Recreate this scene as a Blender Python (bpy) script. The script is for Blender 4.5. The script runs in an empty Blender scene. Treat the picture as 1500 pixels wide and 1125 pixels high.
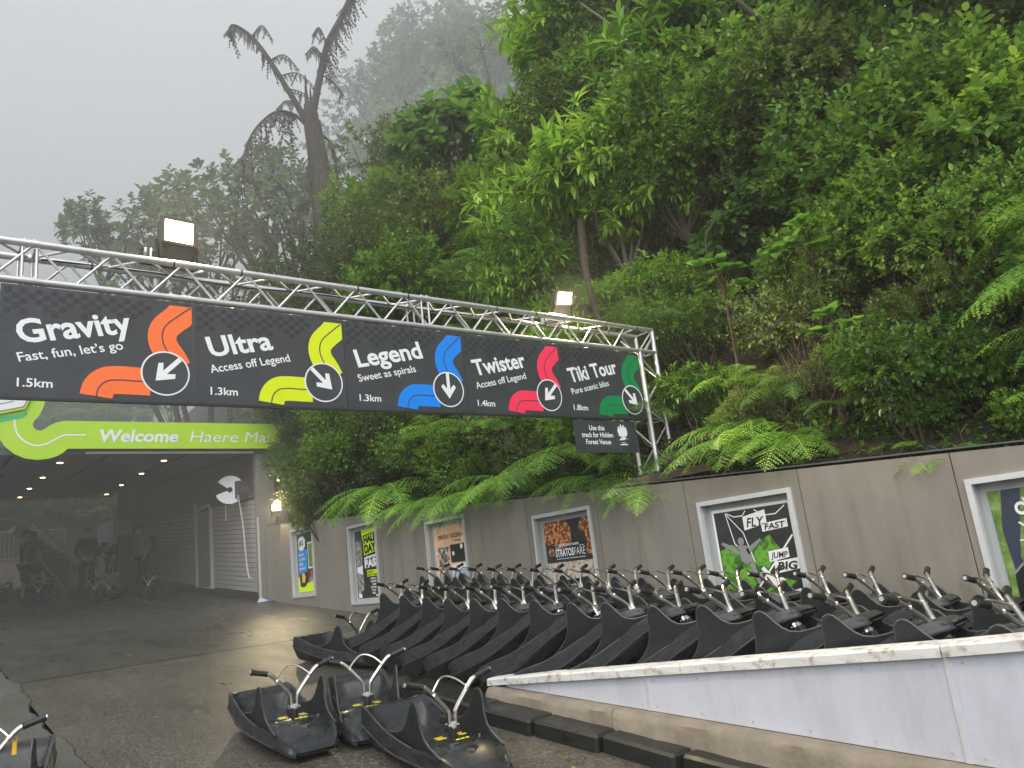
import bpy, math, random
import numpy as np
from mathutils import Vector, Matrix, Euler
from mathutils.geometry import tessellate_polygon
S = bpy.context.scene
R = math.radians
# ------------------------------------------------------------------ camera, world, sun, exposure
EYE = Vector((-5.8277, -2.3705, 0.0))
cam = bpy.data.cameras.new('camera'); co = bpy.data.objects.new('camera', cam); S.collection.objects.link(co)
cam.sensor_width = 36; cam.lens = 27.0; cam.clip_start = .05; cam.clip_end = 600
rt = Vector((0.78861441, -0.60428555, -0.11369385)); dn = Vector((0.05199937, 0.24978032, -0.9669053)); fw = Vector((0.61268539, 0.75660344, 0.22840283))
m3 = Matrix((rt, -dn, -fw)).transposed()
co.matrix_world = Matrix.Translation(EYE) @ m3.to_4x4()
S.camera = co
SUN_EL, SUN_AZ = 44, 226        # diffuse overcast light, from above and behind the camera
W = bpy.data.worlds.new('World'); S.world = W; W.use_nodes = True
nt = W.node_tree; nt.nodes.clear()
out = nt.nodes.new('ShaderNodeOutputWorld'); bg = nt.nodes.new('ShaderNodeBackground')
sky = nt.nodes.new('ShaderNodeTexSky'); sky.sky_type = 'NISHITA'; sky.sun_disc = False
sky.sun_elevation = R(SUN_EL); sky.sun_rotation = R(SUN_AZ); sky.dust_density = 6; sky.air_density = 1.0
hs = nt.nodes.new('ShaderNodeHueSaturation'); hs.inputs['Saturation'].default_value = .25
mx = nt.nodes.new('ShaderNodeMix'); mx.data_type = 'RGBA'; mx.inputs['Factor'].default_value = .86
tcw = nt.nodes.new('ShaderNodeTexCoord'); nzw = nt.nodes.new('ShaderNodeTexNoise'); nzw.inputs['Scale'].default_value = 1.6; nzw.inputs['Detail'].default_value = 5
crw = nt.nodes.new('ShaderNodeValToRGB')
crw.color_ramp.elements[0].position = .3; crw.color_ramp.elements[0].color = (5.6, 5.95, 6.3, 1)
crw.color_ramp.elements[1].position = .75; crw.color_ramp.elements[1].color = (6.9, 7.15, 7.35, 1)
nt.links.new(tcw.outputs['Generated'], nzw.inputs['Vector']); nt.links.new(nzw.outputs['Fac'], crw.inputs['Fac'])
nt.links.new(sky.outputs[0], hs.inputs['Color']); nt.links.new(hs.outputs[0], mx.inputs['A']); nt.links.new(crw.outputs[0], mx.inputs['B'])
nt.links.new(mx.outputs['Result'], bg.inputs['Color']); bg.inputs['Strength'].default_value = .057
nt.links.new(bg.outputs[0], out.inputs[0])
sl = bpy.data.lights.new('sun', 'SUN'); sl.energy = 1.5; sl.angle = R(70); sl.color = (1, .985, .96)
so = bpy.data.objects.new('sun', sl); S.collection.objects.link(so)
az = R(SUN_AZ); el = R(SUN_EL)
d = Vector((math.sin(az) * math.cos(el), math.cos(az) * math.cos(el), math.sin(el)))
so.rotation_euler = d.to_track_quat('Z', 'Y').to_euler()
S.view_settings.view_transform = 'Standard'; S.view_settings.look = 'None'
S.view_settings.exposure = 1.3; S.view_settings.gamma = 1.0; S.view_settings.use_curve_mapping = False
S.render.engine = 'CYCLES'
S.cycles.use_denoising = True; S.cycles.max_bounces = 7; S.cycles.diffuse_bounces = 3; S.cycles.glossy_bounces = 3
S.cycles.transmission_bounces = 3; S.cycles.transparent_max_bounces = 6; S.cycles.volume_bounces = 1
S.cycles.use_adaptive_sampling = True; S.cycles.adaptive_threshold = .02; S.cycles.sample_clamp_indirect = 6
# ------------------------------------------------------------------ helpers
rnd = random.Random(5)
rng = np.random.default_rng(7)
COL = S.collection
G0, GS = -1.24, .083
def gz(x, y):                       # height of the ramp-like ground
    yy = min(max(y, -14), 34)
    return G0 + GS * yy
def wt(y):                          # top of the clad wall
    return .42 + .0705 * min(max(y, -8), 30)
def link(o, parent=None):
    COL.objects.link(o)
    if parent is not None: o.parent = parent
    return o
def tag(o, label=None, cat=None, group=None, kind=None):
    if label: o['label'] = label
    if cat: o['category'] = cat
    if group: o['group'] = group
    if kind: o['kind'] = kind
    return o
def root(name, loc, label, cat, group=None, rz=0.0):
    o = bpy.data.objects.new(name, None); o.empty_display_size = .1
    o.location = loc; o.rotation_euler = (0, 0, rz); link(o)
    return tag(o, label, cat, group)
def me_from(name, V, Fc, mat=None, smooth=False, sharp=None):
    me = bpy.data.meshes.new(name)
    me.from_pydata([tuple(v) for v in V], [], [tuple(f) for f in Fc]); me.update()
    if mat is not None: me.materials.append(mat)
    if smooth:
        me.polygons.foreach_set('use_smooth', [True] * len(me.polygons))
        if sharp is not None: me.set_sharp_from_angle(angle=R(sharp))
    return me
def me_np(name, V, T, mat=None, smooth=False, k=3):      # V (n,3), T (m,k) arrays
    me = bpy.data.meshes.new(name); V = np.asarray(V, np.float32); T = np.asarray(T, np.int32)
    me.vertices.add(len(V)); me.vertices.foreach_set('co', V.ravel())
    me.loops.add(T.size); me.loops.foreach_set('vertex_index', T.ravel())
    me.polygons.add(len(T)); me.polygons.foreach_set('loop_start', np.arange(0, T.size, k, dtype=np.int32))
    me.polygons.foreach_set('loop_total', np.full(len(T), k, np.int32))
    if smooth: me.polygons.foreach_set('use_smooth', np.ones(len(T), bool))
    me.update(calc_edges=True)
    if mat is not None: me.materials.append(mat)
    return me
def ob(name, me, parent=None, loc=None, rot=None, sc=None):
    o = bpy.data.objects.new(name, me)
    if loc is not None: o.location = loc
    if rot is not None: o.rotation_euler = rot
    if sc is not None: o.scale = sc
    return link(o, parent)
class MB:
    def __init__(s): s.v = []; s.f = []
    def add(s, V, Fc):
        n = len(s.v); s.v += [tuple(v) for v in V]; s.f += [tuple(i + n for i in f) for f in Fc]; return s
    def box(s, a, b, M=None):
        x0, y0, z0 = a; x1, y1, z1 = b
        V = [Vector(p) for p in ((x0,y0,z0),(x1,y0,z0),(x1,y1,z0),(x0,y1,z0),(x0,y0,z1),(x1,y0,z1),(x1,y1,z1),(x0,y1,z1))]
        if M is not None: V = [M @ v for v in V]
        return s.add(V, [(0,3,2,1),(4,5,6,7),(0,1,5,4),(1,2,6,5),(2,3,7,6),(3,0,4,7)])
    def bevbox(s, a, b, r, M=None):   # box with chamfered vertical and top edges
        x0, y0, z0 = a; x1, y1, z1 = b
        def ring(z, q, c):
            return [(x0+q+c,y0+q,z),(x1-q-c,y0+q,z),(x1-q,y0+q+c,z),(x1-q,y1-q-c,z),(x1-q-c,y1-q,z),(x0+q+c,y1-q,z),(x0+q,y1-q-c,z),(x0+q,y0+q+c,z)]
        V = ring(z0,0,r)+ring(z1-r,0,r)+ring(z1,r,r*.5)
        F_ = [tuple(range(7,-1,-1)), tuple(range(16,24))]
        for k in (0, 8):
            for i in range(8): F_.append((k+i, k+(i+1)%8, k+8+(i+1)%8, k+8+i))
        V = [Vector(v) for v in V]
        if M is not None: V = [M @ v for v in V]
        return s.add(V, F_)
    def tube(s, pts, r, n=8, cap=True):
        pts = [Vector(p) for p in pts]; m = len(pts)
        rr = r if isinstance(r, (list, tuple)) else [r] * m
        V = []; F_ = []; up = None
        for i, p in enumerate(pts):
            t = (pts[min(i+1, m-1)] - pts[max(i-1, 0)]).normalized()
            if up is None:
                up = Vector((0,0,1)) if abs(t.z) < .9 else Vector((1,0,0))
            a = t.cross(up)
            if a.length < 1e-5: a = t.cross(Vector((0,1,0)))
            a.normalize(); b = a.cross(t).normalized(); up = b
            for k in range(n):
                th = 2 * math.pi * k / n
                V.append(p + (a * math.cos(th) + b * math.sin(th)) * rr[i])
        for i in range(m-1):
            for k in range(n): F_.append((i*n+k, i*n+(k+1)%n, (i+1)*n+(k+1)%n, (i+1)*n+k))
        if cap: F_ += [tuple(range(n-1,-1,-1)), tuple((m-1)*n+k for k in range(n))]
        return s.add(V, F_)
    def mesh(s, name, mat, smooth=False, sharp=35):
        me = me_from(name, s.v, s.f, mat, smooth, sharp)
        return me
    def build(s, name, mat, parent=None, smooth=False, loc=None, sharp=35):
        return ob(name, s.mesh(name, mat, smooth, sharp), parent, loc)
def catmull(P, n):
    P = [np.array(p, float) for p in P]; P = [2*P[0]-P[1]] + P + [2*P[-1]-P[-2]]; o = []
    for i in range(1, len(P)-2):
        for k in range(n):
            t = k / n
            o.append(.5*((2*P[i]) + (-P[i-1]+P[i+1])*t + (2*P[i-1]-5*P[i]+4*P[i+1]-P[i+2])*t*t + (-P[i-1]+3*P[i]-3*P[i+1]+P[i+2])*t**3))
    o.append(P[-2]); return o
# ------------------------------------------------------------------ materials
def newmat(name):
    m = bpy.data.materials.new(name); m.use_nodes = True
    n = m.node_tree.nodes; return m, n, m.node_tree.links, n['Principled BSDF']
def noise(n, l, scale, detail=4, src=None, rough=.6, coords='Object'):
    tc = n.new('ShaderNodeTexCoord'); nz = n.new('ShaderNodeTexNoise')
    nz.inputs['Scale'].default_value = scale; nz.inputs['Detail'].default_value = detail; nz.inputs['Roughness'].default_value = rough
    l.new(src if src is not None else tc.outputs[coords], nz.inputs['Vector']); return nz.outputs['Fac']
def ramp(n, l, fac, stops):
    r = n.new('ShaderNodeValToRGB'); e = r.color_ramp.elements
    while len(e) < len(stops): e.new(.5)
    for i, (p, c) in enumerate(stops):
        e[i].position = p; e[i].color = (*c, 1) if len(c) == 3 else c
    l.new(fac, r.inputs['Fac']); return r.outputs['Color']
def bump(n, l, b, fac, strength, dist=.01, prev=None):
    bp = n.new('ShaderNodeBump'); bp.inputs['Strength'].default_value = strength; bp.inputs['Distance'].default_value = dist
    l.new(fac, bp.inputs['Height'])
    if prev is not None: l.new(prev, bp.inputs['Normal'])
    l.new(bp.outputs[0], b.inputs['Normal']); return bp.outputs[0]
def mat(name, c, rough=.5, metal=0., c2=None, scale=6, bmp=0., bscale=40, r2=None, spec=None):
    m, n, l, b = newmat(name)
    b.inputs['Base Color'].default_value = (*c, 1); b.inputs['Roughness'].default_value = rough; b.inputs['Metallic'].default_value = metal
    if spec is not None: b.inputs['Specular IOR Level'].default_value = spec
    if c2 is not None:
        l.new(ramp(n, l, noise(n, l, scale, 6), [(.3, c), (.72, c2)]), b.inputs['Base Color'])
    if r2 is not None:
        l.new(ramp(n, l, noise(n, l, scale*1.7+.3, 5), [(.35, (rough,)*3), (.7, (r2,)*3)]), b.inputs['Roughness'])
    if bmp: bump(n, l, b, noise(n, l, bscale, 6), bmp)
    return m
def emis(name, c, st):
    m, n, l, b = newmat(name); b.inputs['Base Color'].default_value = (*c, 1)
    b.inputs['Emission Color'].default_value = (*c, 1); b.inputs['Emission Strength'].default_value = st
    return m
def leafmat(name, cols, rough=.38, trans=.3, dead=None):
    m, n, l, b = newmat(name)
    g = n.new('ShaderNodeNewGeometry'); oi = n.new('ShaderNodeObjectInfo')
    col = ramp(n, l, g.outputs['Random Per Island'], [(i/(len(cols)-1)*.999, c) for i, c in enumerate(cols)])
    h = n.new('ShaderNodeHueSaturation'); h.inputs['Saturation'].default_value = .93; l.new(col, h.inputs['Color'])
    mr = n.new('ShaderNodeMapRange'); l.new(oi.outputs['Random'], mr.inputs['Value']); mr.inputs['To Min'].default_value = .58; mr.inputs['To Max'].default_value = 1.38
    l.new(mr.outputs[0], h.inputs['Value'])
    m2 = n.new('ShaderNodeMapRange'); l.new(oi.outputs['Random'], m2.inputs['Value']); m2.inputs['To Min'].default_value = .515; m2.inputs['To Max'].default_value = .488
    l.new(m2.outputs[0], h.inputs['Hue'])
    l.new(h.outputs[0], b.inputs['Base Color']); b.inputs['Roughness'].default_value = rough
    tr = n.new('ShaderNodeBsdfTranslucent'); h2 = n.new('ShaderNodeHueSaturation'); h2.inputs['Value'].default_value = 1.5; h2.inputs['Hue'].default_value = .49
    l.new(h.outputs[0], h2.inputs['Color']); l.new(h2.outputs[0], tr.inputs['Color'])
    ms = n.new('ShaderNodeMixShader'); ms.inputs[0].default_value = trans
    l.new(b.outputs[0], ms.inputs[1]); l.new(tr.outputs[0], ms.inputs[2]); l.new(ms.outputs[0], n['Material Output'].inputs[0])
    return m
M = {}
def ground_mat(name, c1, c2, c3, r1, r2, agg=.35, streak=True):
    m, n, l, b = newmat(name); tc = n.new('ShaderNodeTexCoord')
    big = noise(n, l, .55, 6); fine = noise(n, l, 260, 3)
    vor = n.new('ShaderNodeTexVoronoi'); vor.inputs['Scale'].default_value = 75; l.new(tc.outputs['Object'], vor.inputs['Vector'])
    cA = ramp(n, l, big, [(.3, c1), (.68, c2)])
    mixc = n.new('ShaderNodeMix'); mixc.data_type = 'RGBA'; l.new(cA, mixc.inputs['A'])
    cr = ramp(n, l, vor.outputs['Color'], [(.1, tuple(v*.45 for v in c1)), (.6, c2), (.95, c3)])
    l.new(cr, mixc.inputs['B']); mixc.inputs['Factor'].default_value = agg
    mp = n.new('ShaderNodeMapping'); mp.inputs['Scale'].default_value = (2.4, .9, 1); mp.inputs['Rotation'].default_value = (0, 0, R(55)); l.new(tc.outputs['Object'], mp.inputs['Vector'])
    st = n.new('ShaderNodeTexNoise'); st.inputs['Scale'].default_value = 1.1; st.inputs['Detail'].default_value = 7; l.new(mp.outputs[0], st.inputs['Vector'])
    dk = ramp(n, l, st.outputs['Fac'], [(.25, (.82,)*3), (.75, (1.1,)*3)])
    mm = n.new('ShaderNodeMix'); mm.data_type = 'RGBA'; mm.blend_type = 'MULTIPLY'; mm.inputs['Factor'].default_value = 1
    l.new(mixc.outputs['Result'], mm.inputs['A']); l.new(dk, mm.inputs['B']); l.new(mm.outputs['Result'], b.inputs['Base Color'])
    l.new(ramp(n, l, st.outputs['Fac'], [(.3, (r1,)*3), (.75, (r2,)*3)]), b.inputs['Roughness'])
    p = bump(n, l, b, vor.outputs['Distance'], .8, .004); bump(n, l, b, fine, .5, .003, p)
    b.inputs['Specular IOR Level'].default_value = .5
    return m
M['asphalt'] = ground_mat('wet_brown_asphalt', (.046, .042, .036), (.082, .074, .062), (.26, .23, .19), .26, .46, agg=.6)
M['asphalt_dark'] = ground_mat('wet_dark_asphalt', (.038, .037, .034), (.06, .058, .052), (.17, .165, .15), .24, .4, agg=.5)
M['concrete'] = ground_mat('wet_concrete', (.075, .073, .064), (.12, .117, .105), (.22, .21, .19), .25, .5, agg=.25)
M['joint'] = mat('joint_dirt', (.02, .018, .014), .8)
def wallmat():
    m, n, l, b = newmat('taupe_cladding'); tc = n.new('ShaderNodeTexCoord')
    mp = n.new('ShaderNodeMapping'); mp.inputs['Scale'].default_value = (2.2, 2.2, .25); l.new(tc.outputs['Object'], mp.inputs['Vector'])
    st = n.new('ShaderNodeTexNoise'); st.inputs['Scale'].default_value = 2.4; st.inputs['Detail'].default_value = 8; st.inputs['Roughness'].default_value = .7; l.new(mp.outputs[0], st.inputs['Vector'])
    a = ramp(n, l, st.outputs['Fac'], [(.28, (.165, .146, .12)), (.45, (.218, .198, .17)), (.74, (.25, .229, .198))])
    bl = ramp(n, l, noise(n, l, 1.3, 6), [(.35, (.92,)*3), (.7, (1.05,)*3)])
    mm = n.new('ShaderNodeMix'); mm.data_type = 'RGBA'; mm.blend_type = 'MULTIPLY'; mm.inputs['Factor'].default_value = 1
    l.new(a, mm.inputs['A']); l.new(bl, mm.inputs['B']); l.new(mm.outputs['Result'], b.inputs['Base Color'])
    l.new(ramp(n, l, st.outputs['Fac'], [(.4, (.38,)*3), (.6, (.62,)*3)]), b.inputs['Roughness'])
    bump(n, l, b, noise(n, l, 90, 4), .12, .004); return m
M['wall'] = wallmat()
M['wallcore'] = mat('wall_core', (.03, .028, .025), .8)
M['alu'] = mat('truss_aluminium', (.52, .52, .53), .42, .85, (.66, .66, .66), 9, r2=.55)
M['frame'] = mat('silver_frame', (.60, .62, .64), .35, .35, (.7, .71, .73), 14)
M['frame_in'] = mat('grey_backing', (.36, .38, .38), .55, 0, (.42, .44, .43), 5)
def signmat():
    m, n, l, b = newmat('charcoal_sign'); tc = n.new('ShaderNodeTexCoord')
    b.inputs['Base Color'].default_value = (.04, .045, .052, 1)
    l.new(ramp(n, l, noise(n, l, 3, 7), [(.3, (.034, .038, .044)), (.7, (.055, .06, .068))]), b.inputs['Base Color'])
    l.new(ramp(n, l, noise(n, l, 7, 7), [(.35, (.3,)*3), (.7, (.5,)*3)]), b.inputs['Roughness'])
    return m
M['sign'] = signmat()
M['sign_check'] = mat('charcoal_check_print', (.022, .025, .029), .42)
M['white'] = mat('white_print', (.80, .81, .83), .5)
for k, c in dict(orange=(.93, .17, .035), lime=(.66, .78, .0), blue=(.0, .23, .82), pink=(.93, .035, .11), green=(.0, .23, .07)).items():
    M[k] = mat(k + '_print', c, .45)
M['signgreen'] = mat('welcome_green', (.40, .66, .012), .4, 0, (.44, .70, .02), 3)
M['emerald'] = mat('emerald_print', (.03, .48, .17), .4)
M['plastic'] = None
def plasticmat(name, c1, c2, r1, r2):
    m, n, l, b = newmat(name); tc = n.new('ShaderNodeTexCoord'); oi = n.new('ShaderNodeObjectInfo')
    ad = n.new('ShaderNodeVectorMath'); ad.operation = 'ADD'; l.new(tc.outputs['Object'], ad.inputs[0])
    ml = n.new('ShaderNodeMath'); ml.operation = 'MULTIPLY'; ml.inputs[1].default_value = 17; l.new(oi.outputs['Random'], ml.inputs[0]); l.new(ml.outputs[0], ad.inputs[1])
    mp = n.new('ShaderNodeMapping'); mp.inputs['Scale'].default_value = (9, 1.6, 9); l.new(ad.outputs[0], mp.inputs['Vector'])
    sc = n.new('ShaderNodeTexNoise'); sc.inputs['Scale'].default_value = 4; sc.inputs['Detail'].default_value = 9; sc.inputs['Roughness'].default_value = .75; l.new(mp.outputs[0], sc.inputs['Vector'])
    l.new(ramp(n, l, sc.outputs['Fac'], [(.36, c1), (.62, c2), (.8, tuple(v*2 for v in c2))]), b.inputs['Base Color'])
    l.new(ramp(n, l, noise(n, l, 5, 6, src=ad.outputs[0]), [(.35, (r1,)*3), (.65, (r2,)*3)]), b.inputs['Roughness'])
    bump(n, l, b, sc.outputs['Fac'], .05, .002); b.inputs['Specular IOR Level'].default_value = .38
    return m
M['hull'] = plasticmat('black_moulded_plastic', (.010, .011, .012), (.026, .029, .032), .16, .4)
M['wing'] = plasticmat('black_guard_plastic', (.009, .012, .012), (.018, .022, .022), .35, .55)
M['edge'] = mat('scuffed_plastic_edge', (.10, .105, .105), .4, 0, (.2, .2, .2), 18)
M['rubber'] = mat('black_rubber', (.014, .014, .014), .5)
M['steel'] = mat('stainless_tube', (.74, .72, .69), .28, 1.0, (.55, .51, .46), 30)
M['yellow'] = mat('yellow_sticker', (.75, .68, .02), .4); M['red'] = mat('red_sticker', (.6, .02, .02), .4)
M['lime2'] = mat('lime_sticker', (.35, .7, .03), .4)
M['kerb'] = plasticmat('black_kerb_plastic', (.009, .01, .01), (.02, .022, .02), .25, .45)
M['footing'] = mat('tan_concrete_footing', (.17, .14, .105), .7, 0, (.26, .22, .17), 7, .5, 30)
M['panelwhite'] = mat('pale_grey_panel', (.50, .515, .58), .42, 0, (.54, .555, .62), 2.2)
def dirty(m, lo, streak):
    n = m.node_tree.nodes; l = m.node_tree.links; b = n['Principled BSDF']; src = b.inputs['Base Color'].links[0].from_socket
    tc = n.new('ShaderNodeTexCoord'); mp = n.new('ShaderNodeMapping'); mp.inputs['Scale'].default_value = streak; l.new(tc.outputs['Object'], mp.inputs['Vector'])
    nz = n.new('ShaderNodeTexNoise'); nz.inputs['Scale'].default_value = 3; nz.inputs['Detail'].default_value = 9; nz.inputs['Roughness'].default_value = .7; l.new(mp.outputs[0], nz.inputs['Vector'])
    mm = n.new('ShaderNodeMix'); mm.data_type = 'RGBA'; mm.blend_type = 'MULTIPLY'; mm.inputs['Factor'].default_value = 1
    l.new(src, mm.inputs['A']); l.new(ramp(n, l, nz.outputs['Fac'], [(.3, lo), (.52, (.97, .97, .97)), (.7, (1, 1, 1))]), mm.inputs['B']); l.new(mm.outputs['Result'], b.inputs['Base Color'])
    w = noise(n, l, 1.1, 3); bump(n, l, b, w, .25, .05)
dirty(M['panelwhite'], (.80, .79, .76), (1, 1.2, .35))
M['coping'] = mat('worn_white_paint', (.62, .62, .6), .55, 0, (.34, .27, .2), 16)
M['coping'].node_tree.nodes['Color Ramp'].color_ramp.elements[0].position = .52; M['coping'].node_tree.nodes['Color Ramp'].color_ramp.elements[1].position = .66
M['wood'] = mat('weathered_plank', (.07, .05, .035), .7, 0, (.14, .1, .07), 12)
M['black'] = mat('black_metal', (.02, .02, .021), .45); M['dark'] = mat('dark_grey_paint', (.075, .078, .085), .55, 0, (.095, .098, .105), 2)
M['ceiling'] = mat('grey_soffit', (.17, .175, .18), .6, 0, (.22, .225, .23), 1.5)
M['shutter'] = mat('grey_shutter', (.36, .355, .37), .45, 0, (.42, .41, .42), 3)
M['building'] = mat('grey_render', (.2, .19, .17), .6, 0, (.25, .24, .22), 2)
M['trimlight'] = mat('pale_trim', (.5, .5, .49), .5)
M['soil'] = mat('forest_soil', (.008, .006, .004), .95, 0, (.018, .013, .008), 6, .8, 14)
M['bark'] = mat('dark_bark', (.03, .022, .015), .9, 0, (.07, .055, .04), 14, .8, 40)
M['barkpale'] = mat('pale_bark', (.09, .075, .055), .85, 0, (.17, .15, .12), 20, .6, 50)
M['deadfern'] = leafmat('dead_brown_frond', [(.05, .022, .012), (.11, .05, .03), (.16, .085, .045)], .8, .15)
M['deadgrey'] = leafmat('dead_grey_frond', [(.05, .045, .04), (.09, .08, .07)], .85, .1)
M['straw'] = leafmat('dry_straw', [(.04, .024, .014), (.09, .055, .03), (.16, .11, .06)], .8, .2)
M['leafA'] = leafmat('lance_leaves', [(0.073, 0.180, 0.011), (0.157, 0.341, 0.016), (0.315, 0.539, 0.030)], .34, .32)
M['leafB'] = leafmat('round_leaves', [(0.044, 0.118, 0.013), (0.099, 0.213, 0.019), (0.211, 0.384, 0.026)], .38, .35)
M['leafC'] = leafmat('broad_leaves', [(0.047, 0.124, 0.020), (0.079, 0.191, 0.027), (0.144, 0.292, 0.034)], .34, .35)
M['leafD'] = leafmat('olive_small_leaves', [(0.050, 0.096, 0.019), (0.099, 0.160, 0.032), (0.186, 0.235, 0.048)], .4, .25)
M['leafE'] = leafmat('lime_leaves', [(.09, .24, .015), (.15, .36, .02)], .3, .4)
M['leafF'] = leafmat('yellow_green_leaves', [(0.100, 0.227, 0.011), (0.200, 0.374, 0.018), (0.299, 0.408, 0.027)], .34, .35)
M['fern'] = leafmat('fern_green', [(0.084, 0.215, 0.014), (0.178, 0.378, 0.022), (0.251, 0.503, 0.027)], .45, .35)
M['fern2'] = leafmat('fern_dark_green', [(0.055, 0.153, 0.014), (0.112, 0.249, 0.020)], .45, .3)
M['mist'] = leafmat('mist_paled_leaves', [(.13, .19, .08), (.18, .25, .11), (.25, .32, .15)], .4, .3)  # paler, greyer green: some of the mist is put into the leaf colour
M['grass'] = leafmat('weeds', [(.03, .09, .01), (.08, .19, .02)], .5, .3)
M['rachis'] = mat('fern_stalk', (.09, .10, .02), .5)
# ------------------------------------------------------------------ ground, bank, sky haze
def grid_mesh(name, xs, ys, f, mat_):
    V = [(x, y, f(x, y)) for y in ys for x in xs]; nx = len(xs)
    Fc = [(j*nx+i, j*nx+i+1, (j+1)*nx+i+1, (j+1)*nx+i) for j in range(len(ys)-1) for i in range(nx-1)]
    return me_from(name, V, Fc, mat_, True)
def lin(a, b, n): return list(np.linspace(a, b, n))
SEAM = 7.6
def near_z(x, y): return gz(x, y) + .004 * math.sin(x*1.7) * math.sin(y*.9)
gx = lin(-4.86, .2, 22)
o = ob('asphalt_road', grid_mesh('asphalt_road', gx, lin(-60, SEAM, 50), near_z, M['asphalt'])); o['kind'] = 'structure'
o = ob('asphalt_apron', grid_mesh('asphalt_apron', lin(-4.86, .2, 24), lin(SEAM+.012, 31, 40), lambda x, y: near_z(x, y) + .003, M['asphalt_dark'])); o['kind'] = 'structure'
def crack(y): return -4.86 + .035*math.sin(y*1.9+.6) + .018*math.sin(y*6.1) + .008*math.sin(y*17)
ysl = lin(-14, 31, 420)
V = []; Fc = []
for i, y in enumerate(ysl):
    c = crack(y); V += [(-30, y, gz(0, y)+.011), (c-.03, y, gz(0, y)+.017), (c-.006, y, gz(0, y)+.013), (c, y, gz(0, y)-.01)]
    if i: k = 4*i; Fc += [(k-4+j, k-4+j+1, k+j+1, k+j) for j in range(3)]
o = ob('concrete_pad', me_from('concrete_pad', V, Fc, M['concrete'], True, 30)); o['kind'] = 'structure'
mb = MB()                          # broken crack line along the pad edge and ragged tar seam across the road
for i in range(len(ysl)-1):
    y0, y1 = ysl[i], ysl[i+1]; w0 = .003+.004*abs(math.sin(i*1.3)); c0, c1 = crack(y0), crack(y1)
    mb.add([(c0, y0, gz(0, y0)+.012), (c0+w0, y0, gz(0, y0)+.012), (c1+w0, y1, gz(0, y1)+.012), (c1, y1, gz(0, y1)+.012)], [(0,1,2,3)])
o = mb.build('joint_gap', M['joint']); o['kind'] = 'structure'
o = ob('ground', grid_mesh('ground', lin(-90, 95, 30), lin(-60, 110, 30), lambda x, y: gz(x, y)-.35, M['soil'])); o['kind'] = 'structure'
def bank(x, y):
    x = max(x, .12)
    s = min(x-.12, 7.5)
    h = wt(y) - .12 + (1.02+.02*min(max(y-3, 0), 10))*s + .3*min(max(0, x-7.6), 14)
    if x > .3: h += .22*math.sin(x*1.9+y*.7)*math.sin(y*1.3-x*.6)
    return h
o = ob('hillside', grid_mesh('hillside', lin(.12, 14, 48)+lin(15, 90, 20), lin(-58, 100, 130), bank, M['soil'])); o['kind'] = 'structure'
def backbank(x, y):
    return min(gz(0, 31) + 1.9*(y-31.2), 13.0) + .3*math.sin(x*.8)*math.sin(y*.9)
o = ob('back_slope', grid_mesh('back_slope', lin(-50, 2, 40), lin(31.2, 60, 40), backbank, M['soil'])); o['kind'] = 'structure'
HZ = MB().box((-88, -58, -7.5), (92, 98, 58)).mesh('haze', None)
hm, n, l, b = newmat('haze_air'); n.remove(b); pv = n.new('ShaderNodeVolumePrincipled')
pv.inputs['Density'].default_value = .0022; pv.inputs['Color'].default_value = (.96, .98, 1, 1); pv.inputs['Anisotropy'].default_value = .3
l.new(pv.outputs[0], n['Material Output'].inputs['Volume']); HZ.materials.append(hm)
o = ob('haze', HZ); o['kind'] = 'stuff'
MK = MB().box((-86, 9.2, -6), (90, 96, 56)).mesh('mist_bank', None)      # the cloud that hangs over the tunnel and the far trees
hm, n, l, b = newmat('mist_air'); n.remove(b); pv = n.new('ShaderNodeVolumePrincipled')
pv.inputs['Density'].default_value = .020; pv.inputs['Color'].default_value = (.97, .985, 1, 1); pv.inputs['Anisotropy'].default_value = .3
l.new(pv.outputs[0], n['Material Output'].inputs['Volume']); MK.materials.append(hm)
o = ob('mist_bank', MK); tag(o, 'low pale cloud hanging over the tunnel and the far trees', 'mist', None, 'stuff')
# ------------------------------------------------------------------ flat print helpers
def fr_banner(x0, y, z0):          # local u -> +X, v -> +Z, out -> -Y
    return lambda u, v, w=0: (x0+u, y-w, z0+v)
def fr_wall(y0, x, z0):            # local u -> -Y, v -> +Z, out -> -X
    return lambda u, v, w=0: (x-w, y0-u, z0+v)
def flat(name, polys, mat_, fr, w, parent):
    V = []; Fc = []
    for P in polys:
        n0 = len(V); V += [fr(u, v, w) for u, v in P]
        for t in tessellate_polygon([[Vector((u, v, 0)) for u, v in P]]):
            a, b2, c = t
            ar = (P[b2][0]-P[a][0])*(P[c][1]-P[a][1]) - (P[b2][1]-P[a][1])*(P[c][0]-P[a][0])
            Fc.append((n0+a, n0+b2, n0+c) if ar > 0 else (n0+a, n0+c, n0+b2))
    return ob(name, me_from(name, V, Fc, mat_), parent)
def rect(x0, y0, x1, y1): return [(x0, y0), (x1, y0), (x1, y1), (x0, y1)]
def ring2(cx, cy, r, n=40): return [(cx+r*math.cos(2*math.pi*i/n), cy+r*math.sin(2*math.pi*i/n)) for i in range(n)]
def band(P, w0, w1=None):          # ribbon polygons along a centreline from offset w0 to w1
    if w1 is None: w0, w1 = -w0/2, w0/2
    L = []; Rr = []
    for i, p in enumerate(P):
        a = np.array(P[max(i-1, 0)]); b2 = np.array(P[min(i+1, len(P)-1)]); t = (b2-a)/np.linalg.norm(b2-a); nn = np.array((-t[1], t[0]))
        L.append(tuple(np.array(p)+nn*w1)); Rr.append(tuple(np.array(p)+nn*w0))
    return [[Rr[i], Rr[i+1], L[i+1], L[i]] for i in range(len(P)-1)]
_tc = {}
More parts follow.
